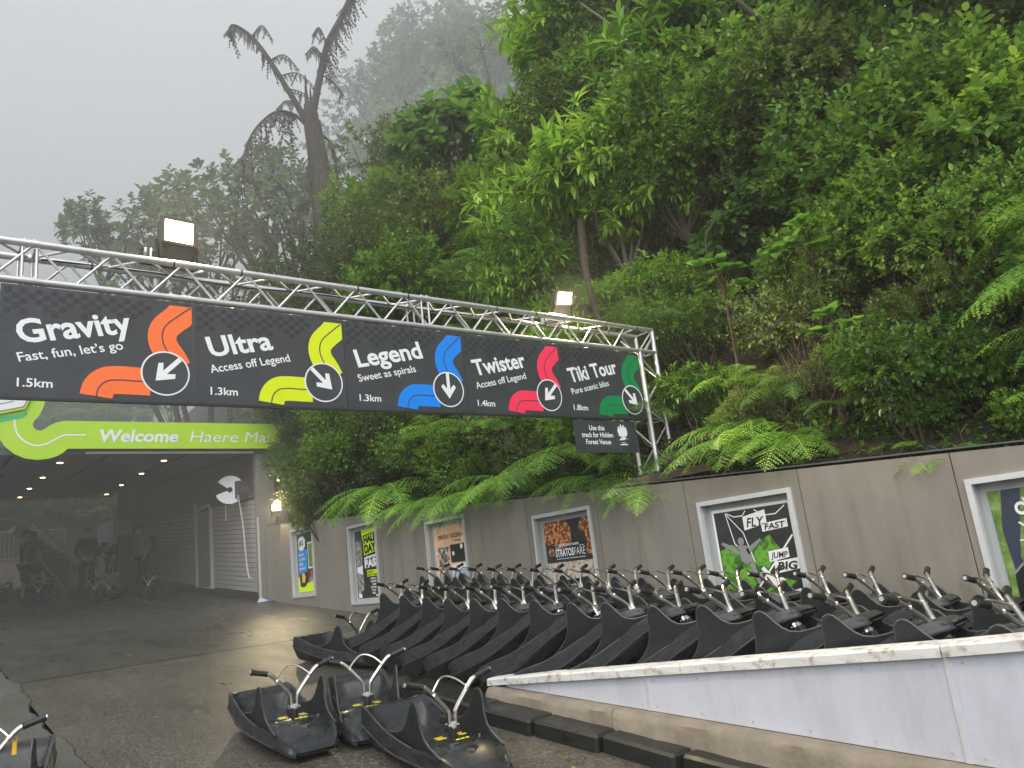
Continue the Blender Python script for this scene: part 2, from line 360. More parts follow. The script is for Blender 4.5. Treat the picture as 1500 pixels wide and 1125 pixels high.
def textpoly(body, bold=0.0, spacing=1.0):
    k = (body, bold, spacing)
    if k not in _tc:
        cu = bpy.data.curves.new('t', 'FONT'); cu.body = body; cu.size = 1; cu.offset = bold; cu.space_character = spacing; cu.resolution_u = 3
        oo = bpy.data.objects.new('t', cu); COL.objects.link(oo); dg = bpy.context.evaluated_depsgraph_get()
        me = bpy.data.meshes.new_from_object(oo.evaluated_get(dg)); bpy.data.objects.remove(oo); bpy.data.curves.remove(cu)
        _tc[k] = ([tuple(v.co)[:2] for v in me.vertices], [tuple(p.vertices) for p in me.polygons])
        bpy.data.meshes.remove(me)
    return _tc[k]
def text(body, fr, w, parent, mat_, p0, p1=None, h=.1, width=None, rot=0, shear=0, bold=.02, name='lettering', align='l'):
    V, Fc = textpoly(body, bold)
    x0 = min(v[0] for v in V); x1 = max(v[0] for v in V); sx = (width/(x1-x0)) if width else h/.72; sy = h/.72
    ca, sa = math.cos(rot), math.sin(rot); off = {'l': x0, 'c': (x0+x1)/2, 'r': x1}[align]
    VV = []
    for x, y in V:
        X = (x-off)*sx + shear*y*sy; Y = y*sy
        VV.append(fr(p0[0]+X*ca-Y*sa, p0[1]+X*sa+Y*ca, w))
    me = me_from(name, VV, Fc, mat_); 
    return ob(name, me, parent)
def outline(pts, d):               # grow a closed convex-ish polygon about its centroid
    c = np.mean(np.array(pts), axis=0); return [tuple(c+(np.array(p)-c)*(1+d)) for p in pts]
# ------------------------------------------------------------------ clad wall with poster cases
wall = root('retaining_wall', (0, 0, 0), 'long low retaining wall clad in taupe panels along the planted bank', 'wall')
PW = 1.21
CASES = [(-2.44-.02, -1.46, None), (-1.05, -.05, .22), (1.30, 2.30, .37), (3.74, 4.74, .535), (6.15, 7.15, .735), (8.62, 9.62, .935), (11.03, 12.07, 1.135)]
def wpanel(y0, y1, case):
    mb = MB(); x0, x1 = 0.0, .022
    g = .004; a, b2 = y0+g, y1-g
    def prism(ya, yb, zb_a, zb_b, zt_a, zt_b):
        mb.add([(x0,ya,zb_a),(x1,ya,zb_a),(x1,yb,zb_b),(x0,yb,zb_b),(x0,ya,zt_a),(x1,ya,zt_a),(x1,yb,zt_b),(x0,yb,zt_b)],
               [(0,3,2,1),(4,5,6,7),(0,1,5,4),(1,2,6,5),(2,3,7,6),(3,0,4,7)])
    bz = lambda y: gz(0, y)-.15
    if case is None:
        prism(a, b2, bz(a), bz(b2), wt(a), wt(b2))
    else:
        c0, c1, zt = case; c0 += .03; c1 -= .03; zb = zt-1.265+.03; zt -= .03
        prism(a, c0, bz(a), bz(c0), wt(a), wt(c0)); prism(c1, b2, bz(c1), bz(b2), wt(c1), wt(b2))
        prism(c0, c1, bz(c0), bz(c1), zb, zb); prism(c0, c1, zt, zt, wt(c0), wt(c1))
    return mb.build('panel', M['wall'], wall)
for k in range(-7, 12):
    y0 = .01 + PW*k; y1 = y0 + PW
    if k == 11: y1 = 13.36
    cs = [c for c in CASES if c[2] is not None and y0-.1 < (c[0]+c[1])/2 < y1+.1]
    wpanel(y0, y1, cs[0] if cs else None)
mb = MB()
for y0, y1 in [(-8.5, 13.36)]:
    mb.add([(.14,y0,gz(0,y0)-.2),(.2,y0,gz(0,y0)-.2),(.2,y1,gz(0,y1)-.2),(.14,y1,gz(0,y1)-.2),(.14,y0,wt(y0)-.02),(.2,y0,wt(y0)-.02),(.2,y1,wt(y1)-.02),(.14,y1,wt(y1)-.02)],
           [(0,3,2,1),(4,5,6,7),(0,1,5,4),(1,2,6,5),(2,3,7,6),(3,0,4,7)])
mb.build('backing_wall', M['wallcore'], wall)
mb = MB(); y0, y1 = -8.5, 13.36
mb.add([(-.004,y0,wt(y0)+.001),(.2,y0,wt(y0)+.001),(.2,y1,wt(y1)+.001),(-.004,y1,wt(y1)+.001),(-.004,y0,wt(y0)+.013),(.2,y0,wt(y0)+.013),(.2,y1,wt(y1)+.013),(-.004,y1,wt(y1)+.013)],
       [(0,3,2,1),(4,5,6,7),(0,1,5,4),(1,2,6,5),(2,3,7,6),(3,0,4,7)])
mb.build('capping', M['dark'], wall)
# photographic prints as procedural colour fields
def photomat(name, stops, scale, det=6, vor=False, s2=None):
    m, n, l, b = newmat(name); tc = n.new('ShaderNodeTexCoord')
    if vor:
        t = n.new('ShaderNodeTexVoronoi'); t.inputs['Scale'].default_value = scale; l.new(tc.outputs['Object'], t.inputs['Vector']); f = t.outputs['Distance'] if vor == 'd' else t.outputs['Color']
    else: f = noise(n, l, scale, det, rough=.7)
    l.new(ramp(n, l, f, stops), b.inputs['Base Color']); b.inputs['Roughness'].default_value = .35
    return m
M['ph_leaf'] = photomat('print_foliage', [(.3, (.005, .015, .004)), (.45, (.03, .13, .015)), (.56, (.16, .42, .04)), (.68, (.01, .03, .008))], 7)
M['ph_dark'] = photomat('print_charcoal', [(.3, (.018, .02, .02)), (.7, (.04, .042, .042))], 5)
M['ph_grey'] = photomat('print_grey_photo', [(.3, (.03, .035, .03)), (.5, (.2, .2, .18)), (.66, (.6, .6, .56))], 13)
M['ph_lamp'] = photomat('print_basket_lamp', [(.0, (.75, .45, .22)), (.35, (.6, .25, .08)), (.6, (.16, .05, .02))], 26, vor='d')
M['ph_bar'] = photomat('print_bar_interior', [(.32, (.05, .03, .02)), (.45, (.45, .32, .22)), (.55, (.75, .68, .6)), (.62, (.25, .18, .14)), (.75, (.5, .3, .12))], 16)
M['ph_wood'] = photomat('print_salmon_timber', [(.3, (.62, .30, .16)), (.5, (.82, .50, .32)), (.7, (.88, .68, .52))], 6)
M['ph_food'] = photomat('print_food_photo', [(.3, (.03, .03, .025)), (.48, (.12, .09, .06)), (.58, (.75, .72, .66)), (.7, (.2, .13, .08))], 12)
M['ph_lake'] = photomat('print_blue_view', [(.3, (.08, .25, .6)), (.55, (.3, .52, .78)), (.7, (.7, .8, .9))], 6)
M['ph_green2'] = photomat('print_green_park', [(.3, (.05, .11, .02)), (.5, (.14, .24, .05)), (.7, (.3, .4, .14))], 11)
M['tyre'] = mat('print_black', (.012, .012, .013), .4); M['skinprint'] = mat('print_skin', (.6, .33, .22), .5)
M['acid'] = mat('acid_lime_print', (.66, .88, .01), .45); M['cyan'] = mat('cyan_blue_print', (.0, .28, .75), .45); M['yel'] = mat('print_amber', (.85, .55, .05), .4)
M['greyprint'] = mat('print_mid_grey', (.25, .25, .25), .4)
def poster_case(y0, y1, zt, label):
    """frame stands 2 cm proud, poster sits back in a shallow tray"""
    r_ = root('poster_case', (0, y1, zt-1.265), label, 'poster', 'framed posters set in the taupe wall')
    Wd = y1-y0; Hh = 1.265; bw = .04; f = fr_wall(0, 0, 0); mb = MB()
    def bar(u0, v0, u1, v1, w0=-.02, w1=.02): mb.box((-w1, -u1, v0), (-w0, -u0, v1))
    bar(0, 0, bw, Hh); bar(Wd-bw, 0, Wd, Hh); bar(bw, 0, Wd-bw, bw); bar(bw, Hh-bw, Wd-bw, Hh)
    mb.build('frame', M['frame'], r_)
    mb = MB(); dp = -.08
    bar(bw-.012, bw-.012, Wd-bw+.012, Hh-bw+.012, dp-.01, dp)
    for a in ((bw-.012, bw, bw, Hh-bw), (Wd-bw, bw, Wd-bw+.012, Hh-bw), (bw, bw-.012, Wd-bw, bw), (bw, Hh-bw, Wd-bw, Hh-bw+.012)): bar(*a, dp, -.021)
    mb.build('tray', M['frame_in'], r_)
    return r_, Wd, Hh
def P_(r_, mat_, x0, y0, x1, y1, w=.0, name='poster', dp=-.08):
    mb = MB(); mb.box((-dp-.006-w, -x1, y0), (-dp+.0-w, -x0, y1)); return mb.build(name, mat_, r_)
def fW(w0): return fr_wall(0, .08-.006-w0, 0)
F0 = fW(.003)
# 1 far left: bike poster
r_, w_, h_ = poster_case(11.03, 12.07, 1.135, 'narrow-looking framed poster nearest the tunnel, blue speech box and lime foot')
p = P_(r_, M['ph_dark'], .11, .09, w_-.11, h_-.1)
flat('print', [[(.11, .09), (w_-.11, .09), (w_-.11, .33), (.7, .27), (.5, .24), (.3, .3), (.11, .38)]], M['acid'], F0, 0, p)
flat('print', [[(.17, 1.03), (.23, 1.09), (.4, 1.11), (.5, 1.04), (.49, .92), (.38, .84), (.2, .86)]], M['white'], F0, 0, p)
text('BIG', F0, .003, p, M['tyre'], (.22, .93), h=.1, rot=.1); 
flat('print', [[(.16, .44), (.24, .4), (.54, .46), (.58, .86), (.17, .84)]], M['cyan'], F0, 0, p)
for i, t in enumerate(('Ride all', 'our trails', 'all day', 'for more')): text(t, F0, .003, p, M['white'], (.2, .75-.085*i), h=.05, rot=.03, bold=.03)
flat('print', [rect(.6, .5, .93, .98)], M['white'], F0, .001, p); flat('print', [rect(.63, .53, .9, .95)], M['ph_green2'], F0, .003, p)
flat('print', [[(.2, .2), (.36, .17), (.5, .22), (.52, .36), (.44, .45), (.26, .43), (.18, .34)]], M['tyre'], F0, .002, p)
flat('print', [[(.3, .26), (.42, .26), (.46, .36), (.4, .44), (.3, .42)]], M['yel'], F0, .004, p)
flat('print', [[(.58, .24), (.86, .3), (.84, .37), (.62, .34)]], M['greyprint'], F0, .002, p); flat('print', [ring2(.72, .41, .06, 10)], M['red'], F0, .004, p)
# 2 half day pass
r_, w_, h_ = poster_case(8.62, 9.62, .935, 'framed black and lime poster reading HALF DAY PASS, second from the tunnel')
p = P_(r_, M['ph_dark'], .09, .09, w_-.09, h_-.1)
flat('print', [[(.34, h_-.1), (w_-.09, h_-.1), (w_-.09, .98), (.6, 1.05), (.36, 1.0)]], M['acid'], F0, 0, p)
flat('print', [[(.4, .76), (.86, .8), (.88, 1.1), (.39, 1.06)]], M['acid'], F0, .002, p)
flat('print', [[(.385, .745), (.885, .785), (.9, 1.12), (.375, 1.075)]], M['tyre'], F0, .001, p)
text('HALF', F0, .005, p, M['tyre'], (.42, .95), h=.11, width=.42, rot=.07, bold=.06); text('DAY', F0, .005, p, M['tyre'], (.43, .79), h=.13, width=.4, rot=.07, bold=.06)
text('adventure', F0, .003, p, M['white'], (.4, .69), h=.055, width=.48, rot=.08, bold=.05); text('PASS', F0, .003, p, M['white'], (.4, .56), h=.12, width=.5, rot=.05, bold=.06)
flat('print', [rect(.46, .42, .86, .52)], M['acid'], F0, 0, p); text('SO MUCH', F0, .003, p, M['tyre'], (.48, .475), h=.035); text('GREAT VALUE', F0, .003, p, M['tyre'], (.48, .43), h=.035)
for i, t in enumerate(('GONDOLA', 'LUGE RIDES', 'MTB', 'SKYSWING', 'ZIPLINE', 'MORE')): text(t, F0, .002, p, M['white'], (.66, .37-.045*i), h=.028, align='c', bold=.03)
flat('print', [rect(.12, .2, .33, 1.0)], M['ph_grey'], F0, 0, p); flat('print', [[(.13, .5), (.32, .46), (.32, .6), (.13, .58)]], M['white'], F0, .003, p)
flat('print', [[(.13, .1), (.24, .1), (.24, .16), (.2, .15), (.2, .21), (.17, .16), (.13, .2)]], M['white'], F0, .002, p); flat('print', [rect(.72, .11, .86, .13)], M['white'], F0, .002, p)
# 3 market kitchen
r_, w_, h_ = poster_case(6.15, 7.15, .735, 'framed salmon timber poster reading market kitchen over food photographs')
p = P_(r_, M['ph_wood'], .09, .09, w_-.09, h_-.1)
text('market kitchen', F0, .002, p, M['tyre'], (.2, .99), h=.09, width=.6, bold=-.005); text('every day', F0, .002, p, M['tyre'], (.6, .94), h=.028)
flat('print', [rect(.16, .62, .44, .88)], M['ph_food'], F0, 0, p); flat('print', [rect(.48, .66, .88, .9)], M['ph_dark'], F0, 0, p)
flat('print', [ring2(.76, .86, .035, 10), ring2(.55, .78, .03, 8)], M['white'], F0, .002, p)
flat('print', [rect(.16, .3, .46, .6)], M['ph_grey'], F0, 0, p); flat('print', [rect(.5, .56, .88, .64)], M['white'], F0, 0, p); flat('print', [rect(.5, .32, .88, .55)], M['ph_lake'], F0, 0, p)
flat('print', [[(.55, .3), (.66, .3), (.65, .42), (.6, .47), (.56, .42)], [(.76, .34), (.88, .3), (.85, .46), (.8, .5)]], M['skinprint'], F0, .003, p)
# 4 stratosfare
r_, w_, h_ = poster_case(3.74, 4.74, .535, 'framed restaurant poster reading STRATOSFARE with amber basket lamps')
p = P_(r_, M['ph_dark'], .09, .09, w_-.09, h_-.1)
flat('print', [[(.09, .93), (.2, .9), (.42, .85), (.55, .93), (.56, 1.08), (.48, h_-.1), (.09, h_-.1)]], M['ph_lamp'], F0, 0, p)
flat('print', [[(.7, 1.04), (.78, 1.0), (.8, .9), (.91, .88), (.91, h_-.1), (.8, h_-.1), (.72, 1.13)], ring2(.84, .82, .065, 14), ring2(.19, .82, .05, 10)], M['ph_lamp'], F0, .001, p)
flat('print', [rect(.09, .09, .91, .7)], M['ph_bar'], F0, 0, p)
text('RESTAURANT & BAR', F0, .003, p, M['white'], (.5, .875), h=.028, width=.34, align='c'); text('STRATOS', F0, .003, p, M['white'], (.26, .765), h=.085, width=.31, bold=.03); text('FARE', F0, .003, p, M['white'], (.58, .765), h=.085, width=.18, bold=-.005)
flat('print', [rect(.27, .735, .76, .741), rect(.27, .86, .35, .866), rect(.67, .86, .75, .866)], M['white'], F0, .003, p)
flat('print', [[(.35, .28), (.72, .28), (.7, .52), (.36, .5)]], M['tyre'], F0, .002, p)
text('stay for', F0, .005, p, M['white'], (.42, .43), h=.035, bold=.03); text('DINNER.', F0, .005, p, M['white'], (.42, .33), h=.07, width=.24, bold=.01)
flat('print', [rect(.74, .33, .82, .42)], M['yel'], F0, .003, p); flat('print', [ring2(.3, .18, .09, 12)], M['lime2'], F0, .002, p); flat('print', [ring2(.6, .17, .12, 14)], M['white'], F0, .002, p)
# 5 fly fast
r_, w_, h_ = poster_case(1.30, 2.30, .37, 'framed adventure poster reading FLY FAST and JUMP BIG over green foliage')
p = P_(r_, M['white'], .085, .08, w_-.085, h_-.095)
flat('print', [rect(.11, .1, w_-.11, h_-.12)], M['ph_dark'], F0, 0, p)
flat('print', [[(.12, .42), (.3, .38), (.6, .62), (.74, .78), (.66, .9), (.45, .82), (.25, .85), (.12, .8)], [(.45, .38), (.62, .34), (.84, .5), (.7, .54)], [(.68, .12), (.85, .15), (.83, .3), (.7, .28)]], M['ph_leaf'], F0, .001, p)
flat('print', band([(.30, .30), (.885, .88)], .016), M['white'], F0, .003, p)
flat('print', band([(.25, 1.13), (.33, 1.09), (.42, 1.09), (.46, 1.13)], .01)+band([(.55, 1.13), (.64, 1.07), (.76, 1.07), (.86, 1.13)], .01)+band([(.24, 1.13), (.29, .86), (.41, .7)], .009)+band([(.24, 1.13), (.4, .94), (.47, .68)], .009), M['white'], F0, .003, p)
flat('print', [ring2(.36, .87, .035, 10), [(.31, .84), (.41, .83), (.46, .7), (.4, .66), (.33, .7)], [(.33, .8), (.16, .88), (.14, .86), (.31, .75)], [(.4, .8), (.56, .88), (.57, .86), (.42, .75)], [(.4, .68), (.46, .68), (.5, .5), (.47, .49)]], M['greyprint'], F0, .004, p)
flat('print', [[(.42, .96), (.66, 1.0), (.66, 1.12), (.42, 1.08)], [(.6, .93), (.86, .95), (.86, 1.02), (.6, 1.0)]], M['white'], F0, .005, p)
text('FLY', F0, .0065, p, M['tyre'], (.45, .985), h=.08, width=.17, shear=.25, bold=.02); text('FAST', F0, .0085, p, M['tyre'], (.63, .945), h=.05, width=.2, shear=.25, bold=.02, rot=.04)
flat('print', [[(.62, .67), (.82, .7), (.82, .78), (.62, .76)], [(.66, .57), (.9, .6), (.9, .69), (.66, .67)]], M['white'], F0, .005, p)
text('JUMP', F0, .0065, p, M['tyre'], (.64, .7), h=.05, width=.16, shear=.25, bold=.02); text('BIG', F0, .0085, p, M['tyre'], (.69, .6), h=.065, width=.18, shear=.25, bold=.03)
flat('print', [[(.52, .62), (.55, .64), (.72, .44), (.78, .42), (.76, .3), (.66, .3), (.66, .42)], ring2(.7, .5, .04, 10), [(.78, .42), (.87, .44), (.88, .41), (.78, .38)]], M['white'], F0, .004, p)
flat('print', [[(.13, .3), (.56, .3), (.56, .4), (.13, .4)], [(.13, .2), (.56, .2), (.56, .29), (.13, .29)]], M['white'], F0, .004, p)
text('CHALLENGE', F0, .0065, p, M['tyre'], (.15, .325), h=.055, width=.38, shear=.25, bold=.02); text('HISTORY', F0, .0065, p, M['tyre'], (.22, .215), h=.05, width=.26, shear=.25, bold=.02)
# 6 come...
r_, w_, h_ = poster_case(-1.05, -.05, .22, 'framed poster starting COME at the right picture edge with a rider in black')
p = P_(r_, M['ph_green2'], .09, .09, w_-.09, h_-.1)
flat('print', [[(.18, h_-.1), (.3, h_-.1), (.24, .9), (.2, .72), (.22, .62), (.15, .6), (.13, .9)]], mat('print_navy', (.03, .04, .07), .4), F0, 0, p)
flat('print', band([(.3, 1.1), (.44, .66)], .012)+band([(.24, .94), (.52, .7)], .012)+band([(.5, 1.1), (.28, .8)], .01)+band([(.42, 1.14), (.52, .8)], .01)+band([(.22, .82), (.5, .84)], .008), M['white'], F0, .001, p)
flat('print', [[(.12, .09), (.91, .09), (.91, .6), (.7, .62), (.5, .68), (.34, .69), (.2, .66), (.14, .6)]], M['tyre'], F0, .002, p)
flat('print', band([(.13, .6), (.2, .665), (.34, .7), (.5, .69)], .014)+band([(.5, .69), (.5, .85), (.55, .97), (.66, 1.0)], .022), M['greyprint'], F0, .004, p)
flat('print', [ring2(.68, .82, .13, 16)], M['skinprint'], F0, .003, p); flat('print', [ring2(.46, .34, .035, 12)], M['white'], F0, .004, p)
text('COME', F0, .005, p, M['white'], (.24, .99), h=.08, width=.26, bold=.05, rot=.03); text('RIDE', F0, .005, p, M['white'], (.56, 1.0), h=.08, width=.22, bold=.05, rot=.03)
# ------------------------------------------------------------------ track sign panels on the gantry
PX0, PWD, BH, BZ = -5.445, 1.148, .73, 1.328
def arrow(cx, cy, s, ang):
    P = [(-.045, .5), (.045, .5), (.045, -.02), (.21, .12), (.27, .03), (.0, -.38), (-.27, .03), (-.21, .12), (-.045, -.02)]
    P = [(-.06, .5), (.06, .5), (.06, -.02), (.2, .13), (.28, .04), (.0, -.34), (-.28, .04), (-.2, .13), (-.06, -.02)]
    ca, sa = math.cos(ang), math.sin(ang); return [(cx+s*(x*ca-y*sa), cy+s*(x*sa+y*ca)) for x, y in P]
PAN = [('Gravity', 'Fast, fun, let\u2019s go', '1.5km', 'orange', -R(45), .66, 'orange'), ('Ultra', 'Access off Legend', '1.3km', 'lime', R(45), .47, 'lime yellow'),
       ('Legend', 'Sweet as spirals', '1.3km', 'blue', 0, .63, 'bright blue'), ('Twister', 'Access off Legend', '1.4km', 'pink', -R(45), .62, 'pink red'), ('Tiki Tour', 'Pure scenic bliss', '1.8km', 'green', R(45), .70, 'dark green')]
for i, (t1, t2, km, colr, ang, tw, cn) in enumerate(PAN):
    x0 = PX0 + PWD*i
    r_ = root('track_sign', (x0, 2.995, BZ), 'charcoal hanging sign reading %s beside a %s track ribbon' % (t1, cn), 'sign', 'track name signs hung under the gantry')
    MB().box((.002, 0, 0), (PWD-.002, .012, BH)).build('board', M['sign'], r_)
    f = fr_banner(0, 0, 0)
    # faint chequer print along the top
    cs = .034; ck = []
    for a in range(int(.62*PWD/cs)):
        for b_ in range(5):
            if (a+b_) % 2 == 0 and (a < 14 or i < 3 or rnd.random() < .9) and (b_ < 3 or a % 5 < 3): ck.append(rect(.02+a*cs*1.25, BH-.02-(b_+1)*cs, .02+(a+.92)*cs*1.25, BH-.02-b_*cs))
    flat('chequer_print', ck, M['sign_check'], f, .0015, r_)
    up = catmull([(1.06, .71), (.98, .62), (.93, .54), (.925, .46), (.965, .38), (1.03, .31), (1.05, .22)], 6)
    up = catmull([(1.07, .635), (1.0, .575), (.953, .52), (.938, .455), (.955, .39), (1.0, .32), (1.035, .25)], 6)
    wv = .185; A_ = band([tuple(q) for q in up], wv)
    clip = [[(min(x, 1.135), min(y, .70)) for x, y in q] for q in A_]
    flat('track_ribbon', [[(.99, .70), (1.135, .70), (1.135, .575), (1.075, .53), (1.0, .57), (.93, .63)]], M[colr], f, .002, r_) 
    flat('track_ribbon', clip, M[colr], f, .0028, r_)
    lo = catmull([(.535, .018), (.553, .085), (.60, .13), (.67, .141), (.76, .14), (.86, .139)], 6)
    flat('track_ribbon', [[(max(x, .43), max(y, .014)) for x, y in q] for q in band([tuple(q) for q in lo], .19)], M[colr], f, .0028, r_)
    flat('centre_line', band([tuple(q) for q in catmull([(1.128, .695), (1.05, .63), (.965, .55), (.938, .47), (.955, .39), (1.0, .32)], 5)], .009), M['sign'], f, .0036, r_)
    flat('centre_line', band([tuple(q) for q in lo], .009), M['sign'], f, .0036, r_)
    cx_, cy_ = .957, .204
    flat('badge_ring', [ring2(cx_, cy_, .157)], M['white'], f, .0046, r_); flat('badge_disc', [ring2(cx_, cy_, .146)], M['sign'], f, .0056, r_)
    flat('arrow', [arrow(cx_-.0, cy_+.01, .27, ang)], M['white'], f, .0066, r_)
    text(t1, f, .003, r_, M['white'], (.112, .348), h=.148 if i else .155, width=tw, rot=.2, shear=-.08, bold=.026)
    text(t2, f, .003, r_, M['white'], (.112, .226), h=.062, width={0: .60, 1: .60, 2: .55, 3: .60, 4: .545}[i], rot=.215, shear=-.08, bold=.012)
    text(km, f, .003, r_, M['white'], (.104, .07), h=.056, width=.19, bold=.015)
    mb = MB()
    for u in (.05, .55, 1.1):
        for v in (.018, BH-.018): mb.tube([(u, 0, v), (u, -.006, v)], .006, 6)
    mb.build('fixings', M['black'], r_)
    MB().box((0, -.006, -.014), (PWD, .016, .002)).build('edge_channel', M['black'], r_)
r_ = root('hanging_sign', (-.775, 2.995, .975), 'small black sign reading Use this track for Hidden Forest Venue', 'sign')
MB().box((0, 0, 0), (.86, .012, .325)).build('board', M['sign'], r_)
f = fr_banner(0, 0, 0)
for t, y_, w_ in (('Use this', .225, .21), ('track for Hidden', .155, .43), ('Forest Venue', .085, .34)): text(t, f, .002, r_, M['white'], (.30, y_), h=.05, width=w_, align='c', bold=.02)
flat('emblem', [[(.60, .17), (.585, .22), (.60, .27), (.612, .27), (.62, .24), (.63, .28), (.64, .295), (.652, .27), (.66, .25), (.672, .29), (.685, .275), (.692, .25), (.70, .27), (.715, .25), (.725, .2), (.71, .17), (.66, .155)], [(.59, .125), (.63, .155), (.69, .155), (.73, .128), (.69, .145), (.67, .128)], rect(.625, .095, .685, .102), rect(.60, .075, .71, .086)], M['white'], f, .002, r_)
mb = MB()
for u in (.1, .8): mb.tube([(u, .006, .325), (u, .006, .36)], .003, 6)
mb.build('hanger', M['steel'], r_)
# ------------------------------------------------------------------ box truss gantry
gant = root('truss_gantry', (.51, 3.16, wt(3)), 'silver aluminium box truss gantry spanning the track over the signs', 'gantry')
G = Vector(gant.location)
TX0, TX1, TY0, TY1, TZ0, TZ1 = -8.3, .64, 3.04, 3.29, 2.105, 2.365
def gp(name, pts, r, n=10): 
    mb = MB(); mb.tube([Vector(p)-G for p in pts], r, n); return mb.build(name, M['alu'], gant, True)
for y in (TY0, TY1):
    for z in (TZ0, TZ1): gp('chord', [(TX0, y, z), (TX1, y, z)], .0245, 14)
for x in (.385, .64):
    for y in (TY0, TY1): gp('chord', [(x, y, wt(3)+.14), (x, y, TZ0 if x < .5 else TZ1)], .0245, 14)
for x in (-8.3, -8.05):
    for y in (TY0, TY1): gp('chord', [(x, y, gz(0, 3)), (x, y, TZ1)], .0245, 14)
unit = MB().tube([(0, 0, 0), (0, 0, 1)], .0095, 8).mesh('brace', M['alu'], True)
def brace(a, b_):
    a, b_ = Vector(a), Vector(b_); d_ = b_-a
    o = ob('brace', unit, gant, a-G); o.rotation_mode = 'QUATERNION'; o.rotation_quaternion = d_.to_track_quat('Z', 'Y'); o.scale = (1, 1, d_.length)
xs = [-8.0 + .228*i for i in range(38)]
for k in range(len(xs)-1):
    a, b_ = xs[k], xs[k+1]; u, v = (TZ0, TZ1) if k % 2 else (TZ1, TZ0)
    if b_ > .42: break
    brace((a, TY0, u), (b_, TY0, v)); brace((a, TY1, v), (b_, TY1, u))
    u, v = (TY0, TY1) if k % 2 else (TY1, TY0)
    brace((a, u, TZ1), (b_, v, TZ1)); brace((a, v, TZ0), (b_, u, TZ0))
zs = [wt(3)+.16 + .25*i for i in range(7)]
for k in range(len(zs)-1):
    z0, z1 = zs[k], zs[k+1]; a, b_ = (.385, .64) if k % 2 else (.64, .385)
    brace((a, TY0, z0), (b_, TY0, z1)); brace((b_, TY1, z0), (a, TY1, z1))
    a, b_ = (TY0, TY1) if k % 2 else (TY1, TY0)
    brace((.385, a, z0), (.385, b_, z1)); brace((.64, b_, z0), (.64, a, z1))
for z in (wt(3)+.17, 1.35, TZ0, TZ1):
    for a, b_ in (((.385, TY0), (.64, TY0)), ((.64, TY0), (.64, TY1)), ((.64, TY1), (.385, TY1)), ((.385, TY1), (.385, TY0))): brace((*a, z), (*b_, z))
for x in (-5.33, -5.25, -2.36, -2.29):
    for a, b_ in (((TY0, TZ0), (TY0, TZ1)), ((TY1, TZ0), (TY1, TZ1)), ((TY0, TZ1), (TY1, TZ1)), ((TY0, TZ0), (TY1, TZ0))): brace((x, *a), (x, *b_))
brace((.385, TY0, TZ0), (.64, TY0, TZ1)); brace((.385, TY1, TZ1), (.64, TY1, TZ0))
for x in (-5.29, -2.325):
    for y in (TY0, TY1):
        for z in (TZ0, TZ1):
            mb = MB(); mb.tube([(x-.05-G.x, y-G.y, z-G.z), (x+.05-G.x, y-G.y, z-G.z)], .0275, 12)
            for dx in (-.028, .028): mb.tube([(x+dx-G.x, y-G.y, z-G.z-.034), (x+dx-G.x, y-G.y, z-G.z+.034)], .007, 6)
            mb.build('coupler', M['alu'], gant, True)
mb = MB(); c = [(-5.2+i*.35, TY1-.03+.012*math.sin(i*2.1), TZ1+.012+.012*math.sin(i*1.3)-.02) for i in range(16)]
mb.tube([Vector(p)-G for p in c], .006, 6)
for i in range(12):
    x = -4.9+i*.48; y = TY0 if i % 3 else TY1
    mb.tube([(x-G.x, y-G.y, TZ1-G.z), (x+.012-G.x, y-G.y, TZ1-G.z)], .027, 10)
mb.build('cable_and_ties', M['black'], gant)
MB().box((.30-G.x, TY0-.1-G.y, .035), (.73-G.x, TY1+.1-G.y, .14)).build('base_plate', M['black'], gant)
r_ = root('timber_sleeper', (.25, 3.2, wt(3.2)+.013), 'short dark wet timber sleeper along the wall top under the gantry leg', 'sleeper')
MB().bevbox((-.1, -1.0, 0), (.11, .9, .075), .01).build('plank', M['wood'], r_)
